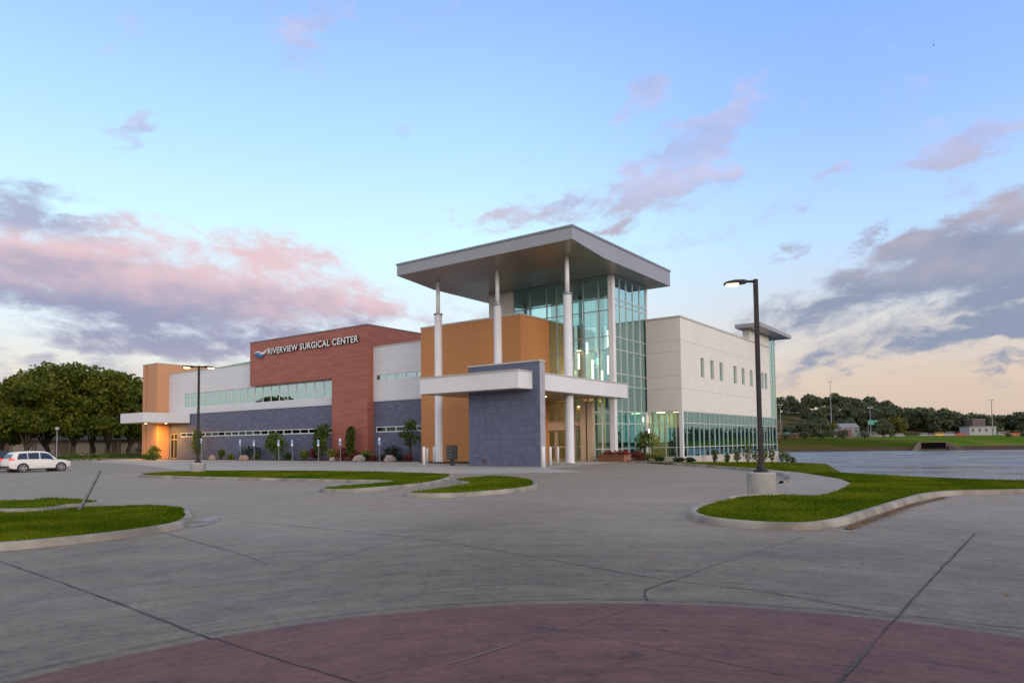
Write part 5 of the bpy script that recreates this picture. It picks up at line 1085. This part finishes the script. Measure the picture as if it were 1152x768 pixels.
VH = [(1040, 4.6, 1.9, M_FW, 'white van on the road above the culvert', 'parked_van'), (1048, 4.4, 1.8, P_D, 'dark car on the road above the culvert', 'parked_car'), (1057, 5, 2.2, mat('yellow_paint', (.6, .35, .03), (.6, .35, .03), .4), 'yellow truck on the far road', 'parked_truck'),
      (1068, 5.4, 2.2, M_FW, 'white truck right of the yellow one on the far road', 'parked_truck'), (1081, 5.8, 1.9, mat('red_paint', (.42, .03, .03), (.42, .03, .03), .4), 'red pickup on the far road', 'parked_truck'), (1012, 4.6, 1.9, M_FW, 'white car left of the culvert, by the yellow trees', 'parked_car'), (1128, 5, 2.0, M_FW, 'white vehicle right of the long white building', 'parked_van')]
for px, ln, hg, m, lb, nm in VH: far_vehicle(px, 345, ln, hg, m, lb, nm)
u = PXU(1143, 330); t = thing('safety_barrier', W(u, 330, float(hill_z([u], [330])[0])), 'orange safety barrier on the green bank at the right edge', 'barrier', None, ANG)
M_OR = mat('barrier_orange', (.50, .13, .06), (.45, .11, .05), .6)
for z in (.3, .75, 1.2): q = MB(); q.box(-6, 14, -.05, .05, z, z+.3); q.build('rail', M_OR, t)
for x in (-6, -1, 4, 9, 14): q = MB(); q.box(x-.1, x+.1, .055, .2, 0, 1.6); q.build('post', M_OR, t)
# culvert mouth
u = PXU(1047, 252); t = thing('culvert', W(u, 251, -3.6), 'dark concrete culvert mouth in the far bank with sloping wing walls', 'culvert', None, ANG)
M_CV = mat('culvert_concrete', (.15, .115, .09), (.11, .085, .07), .9); M_CV_SHADE = mat('culvert_shade', (.006, .005, .007), (.008, .007, .008), 1, spec=0)
q = MB(); q.box(-5.0, -4.5, 0, 3, 0, 3.3); q.box(4.5, 5.0, 0, 3, 0, 3.3); q.box(-5.0, 5.0, 0, 3, 3.302, 3.6); q.box(-5, 5, 0, 3, -.6, .35); q.build('headwall', M_CV, t)
q = MB(); q.box(-4.49, 4.49, .35, 2.9, .36, 3.29); q.build('barrel_shade', M_CV_SHADE, t)  # near-black block filling the mouth in place of the shade inside
for s in (-1, 1):
    q = MB(); q.add([(s*5.0, 0, 0), (s*5.4, 0, 0), (s*5.4, 0, 3.55), (s*5.0, 0, 3.55), (s*8.6, -2.5, -.4), (s*9.0, -2.5, -.4), (s*9.0, -2.5, .9), (s*8.6, -2.5, .9)], [(0, 3, 2, 1), (4, 5, 6, 7), (0, 1, 5, 4), (1, 2, 6, 5), (2, 3, 7, 6), (3, 0, 4, 7)]); q.build('wing_wall', M_CV, t)
u0, u1 = PXU(1066, 250), PXU(1400, 250)
t = thing('river_wall', W((u0+u1)/2, 250, -3.6), 'low dark brown retaining wall along the far waterline', 'wall', None, ANG)
q = MB(); w = (u1-u0)/2; q.box(-w, w, 0, 1.2, 0, 1.9); q.build('sheet_wall', mat('rusty_wall', (.075, .05, .04), (.05, .035, .03), .9, 0, .6, .5, stretch=(3, 1, .3)), t); q = MB(); q.box(-w, w, -.1, 1.3, 1.902, 2.1); q.build('coping', M_CV, t)
# wooded far bank beyond the frame (only seen mirrored in the glass) as one mass
pts = []
for k in range(240):
    uu = rt.uniform(300, 1300); vv = rt.uniform(262, 420); zz = float(hill_z([uu], [vv])[0]); c = W(uu, vv, zz+4.5)
    pts.append(((c.x, c.y, c.z), (6, 6, 5.2)))
pts = [p for p in pts if (Vector(p[0]).dot(RT))/(Vector(p[0]).dot(FW)) > .86]
tag(np_mesh('far_woods', leafquads(lobes_points(pts, 9000, .5), 1.3), 4, M_LEAF_B), kind='stuff')
# two birds, mere specks
def bird(px, py, D, label):
    a = from_px(px, D); z = 1.5+(497-py)/783.57*D*math.cos(math.atan((px-576)/783.57)); q = MB()
    q.tube([(-.16, 0, 0), (-.05, 0, .02), (.10, 0, .03), (.2, 0, .03)], [.01, .05, .055, .01], 6); o_ = thing('bird', (a[0], a[1], z), label, 'bird', None, .6); q.build('body', M_BLACK, o_)
    for s in (1, -1): q = MB(); q.add([(.08, 0, .05), (-.06, 0, .05), (-.10, s*.5, .2), (.02, s*.28, .16), (.08, 0, .058), (-.06, 0, .058), (-.10, s*.5, .208), (.02, s*.28, .168)], [(0, 1, 2, 3), (7, 6, 5, 4), (0, 3, 7, 4), (1, 5, 6, 2), (0, 4, 5, 1), (2, 6, 7, 3)]); q.build('wing', M_BLACK, o_)
bird(1068, 45, 150, 'small dark bird high in the sky at the right')
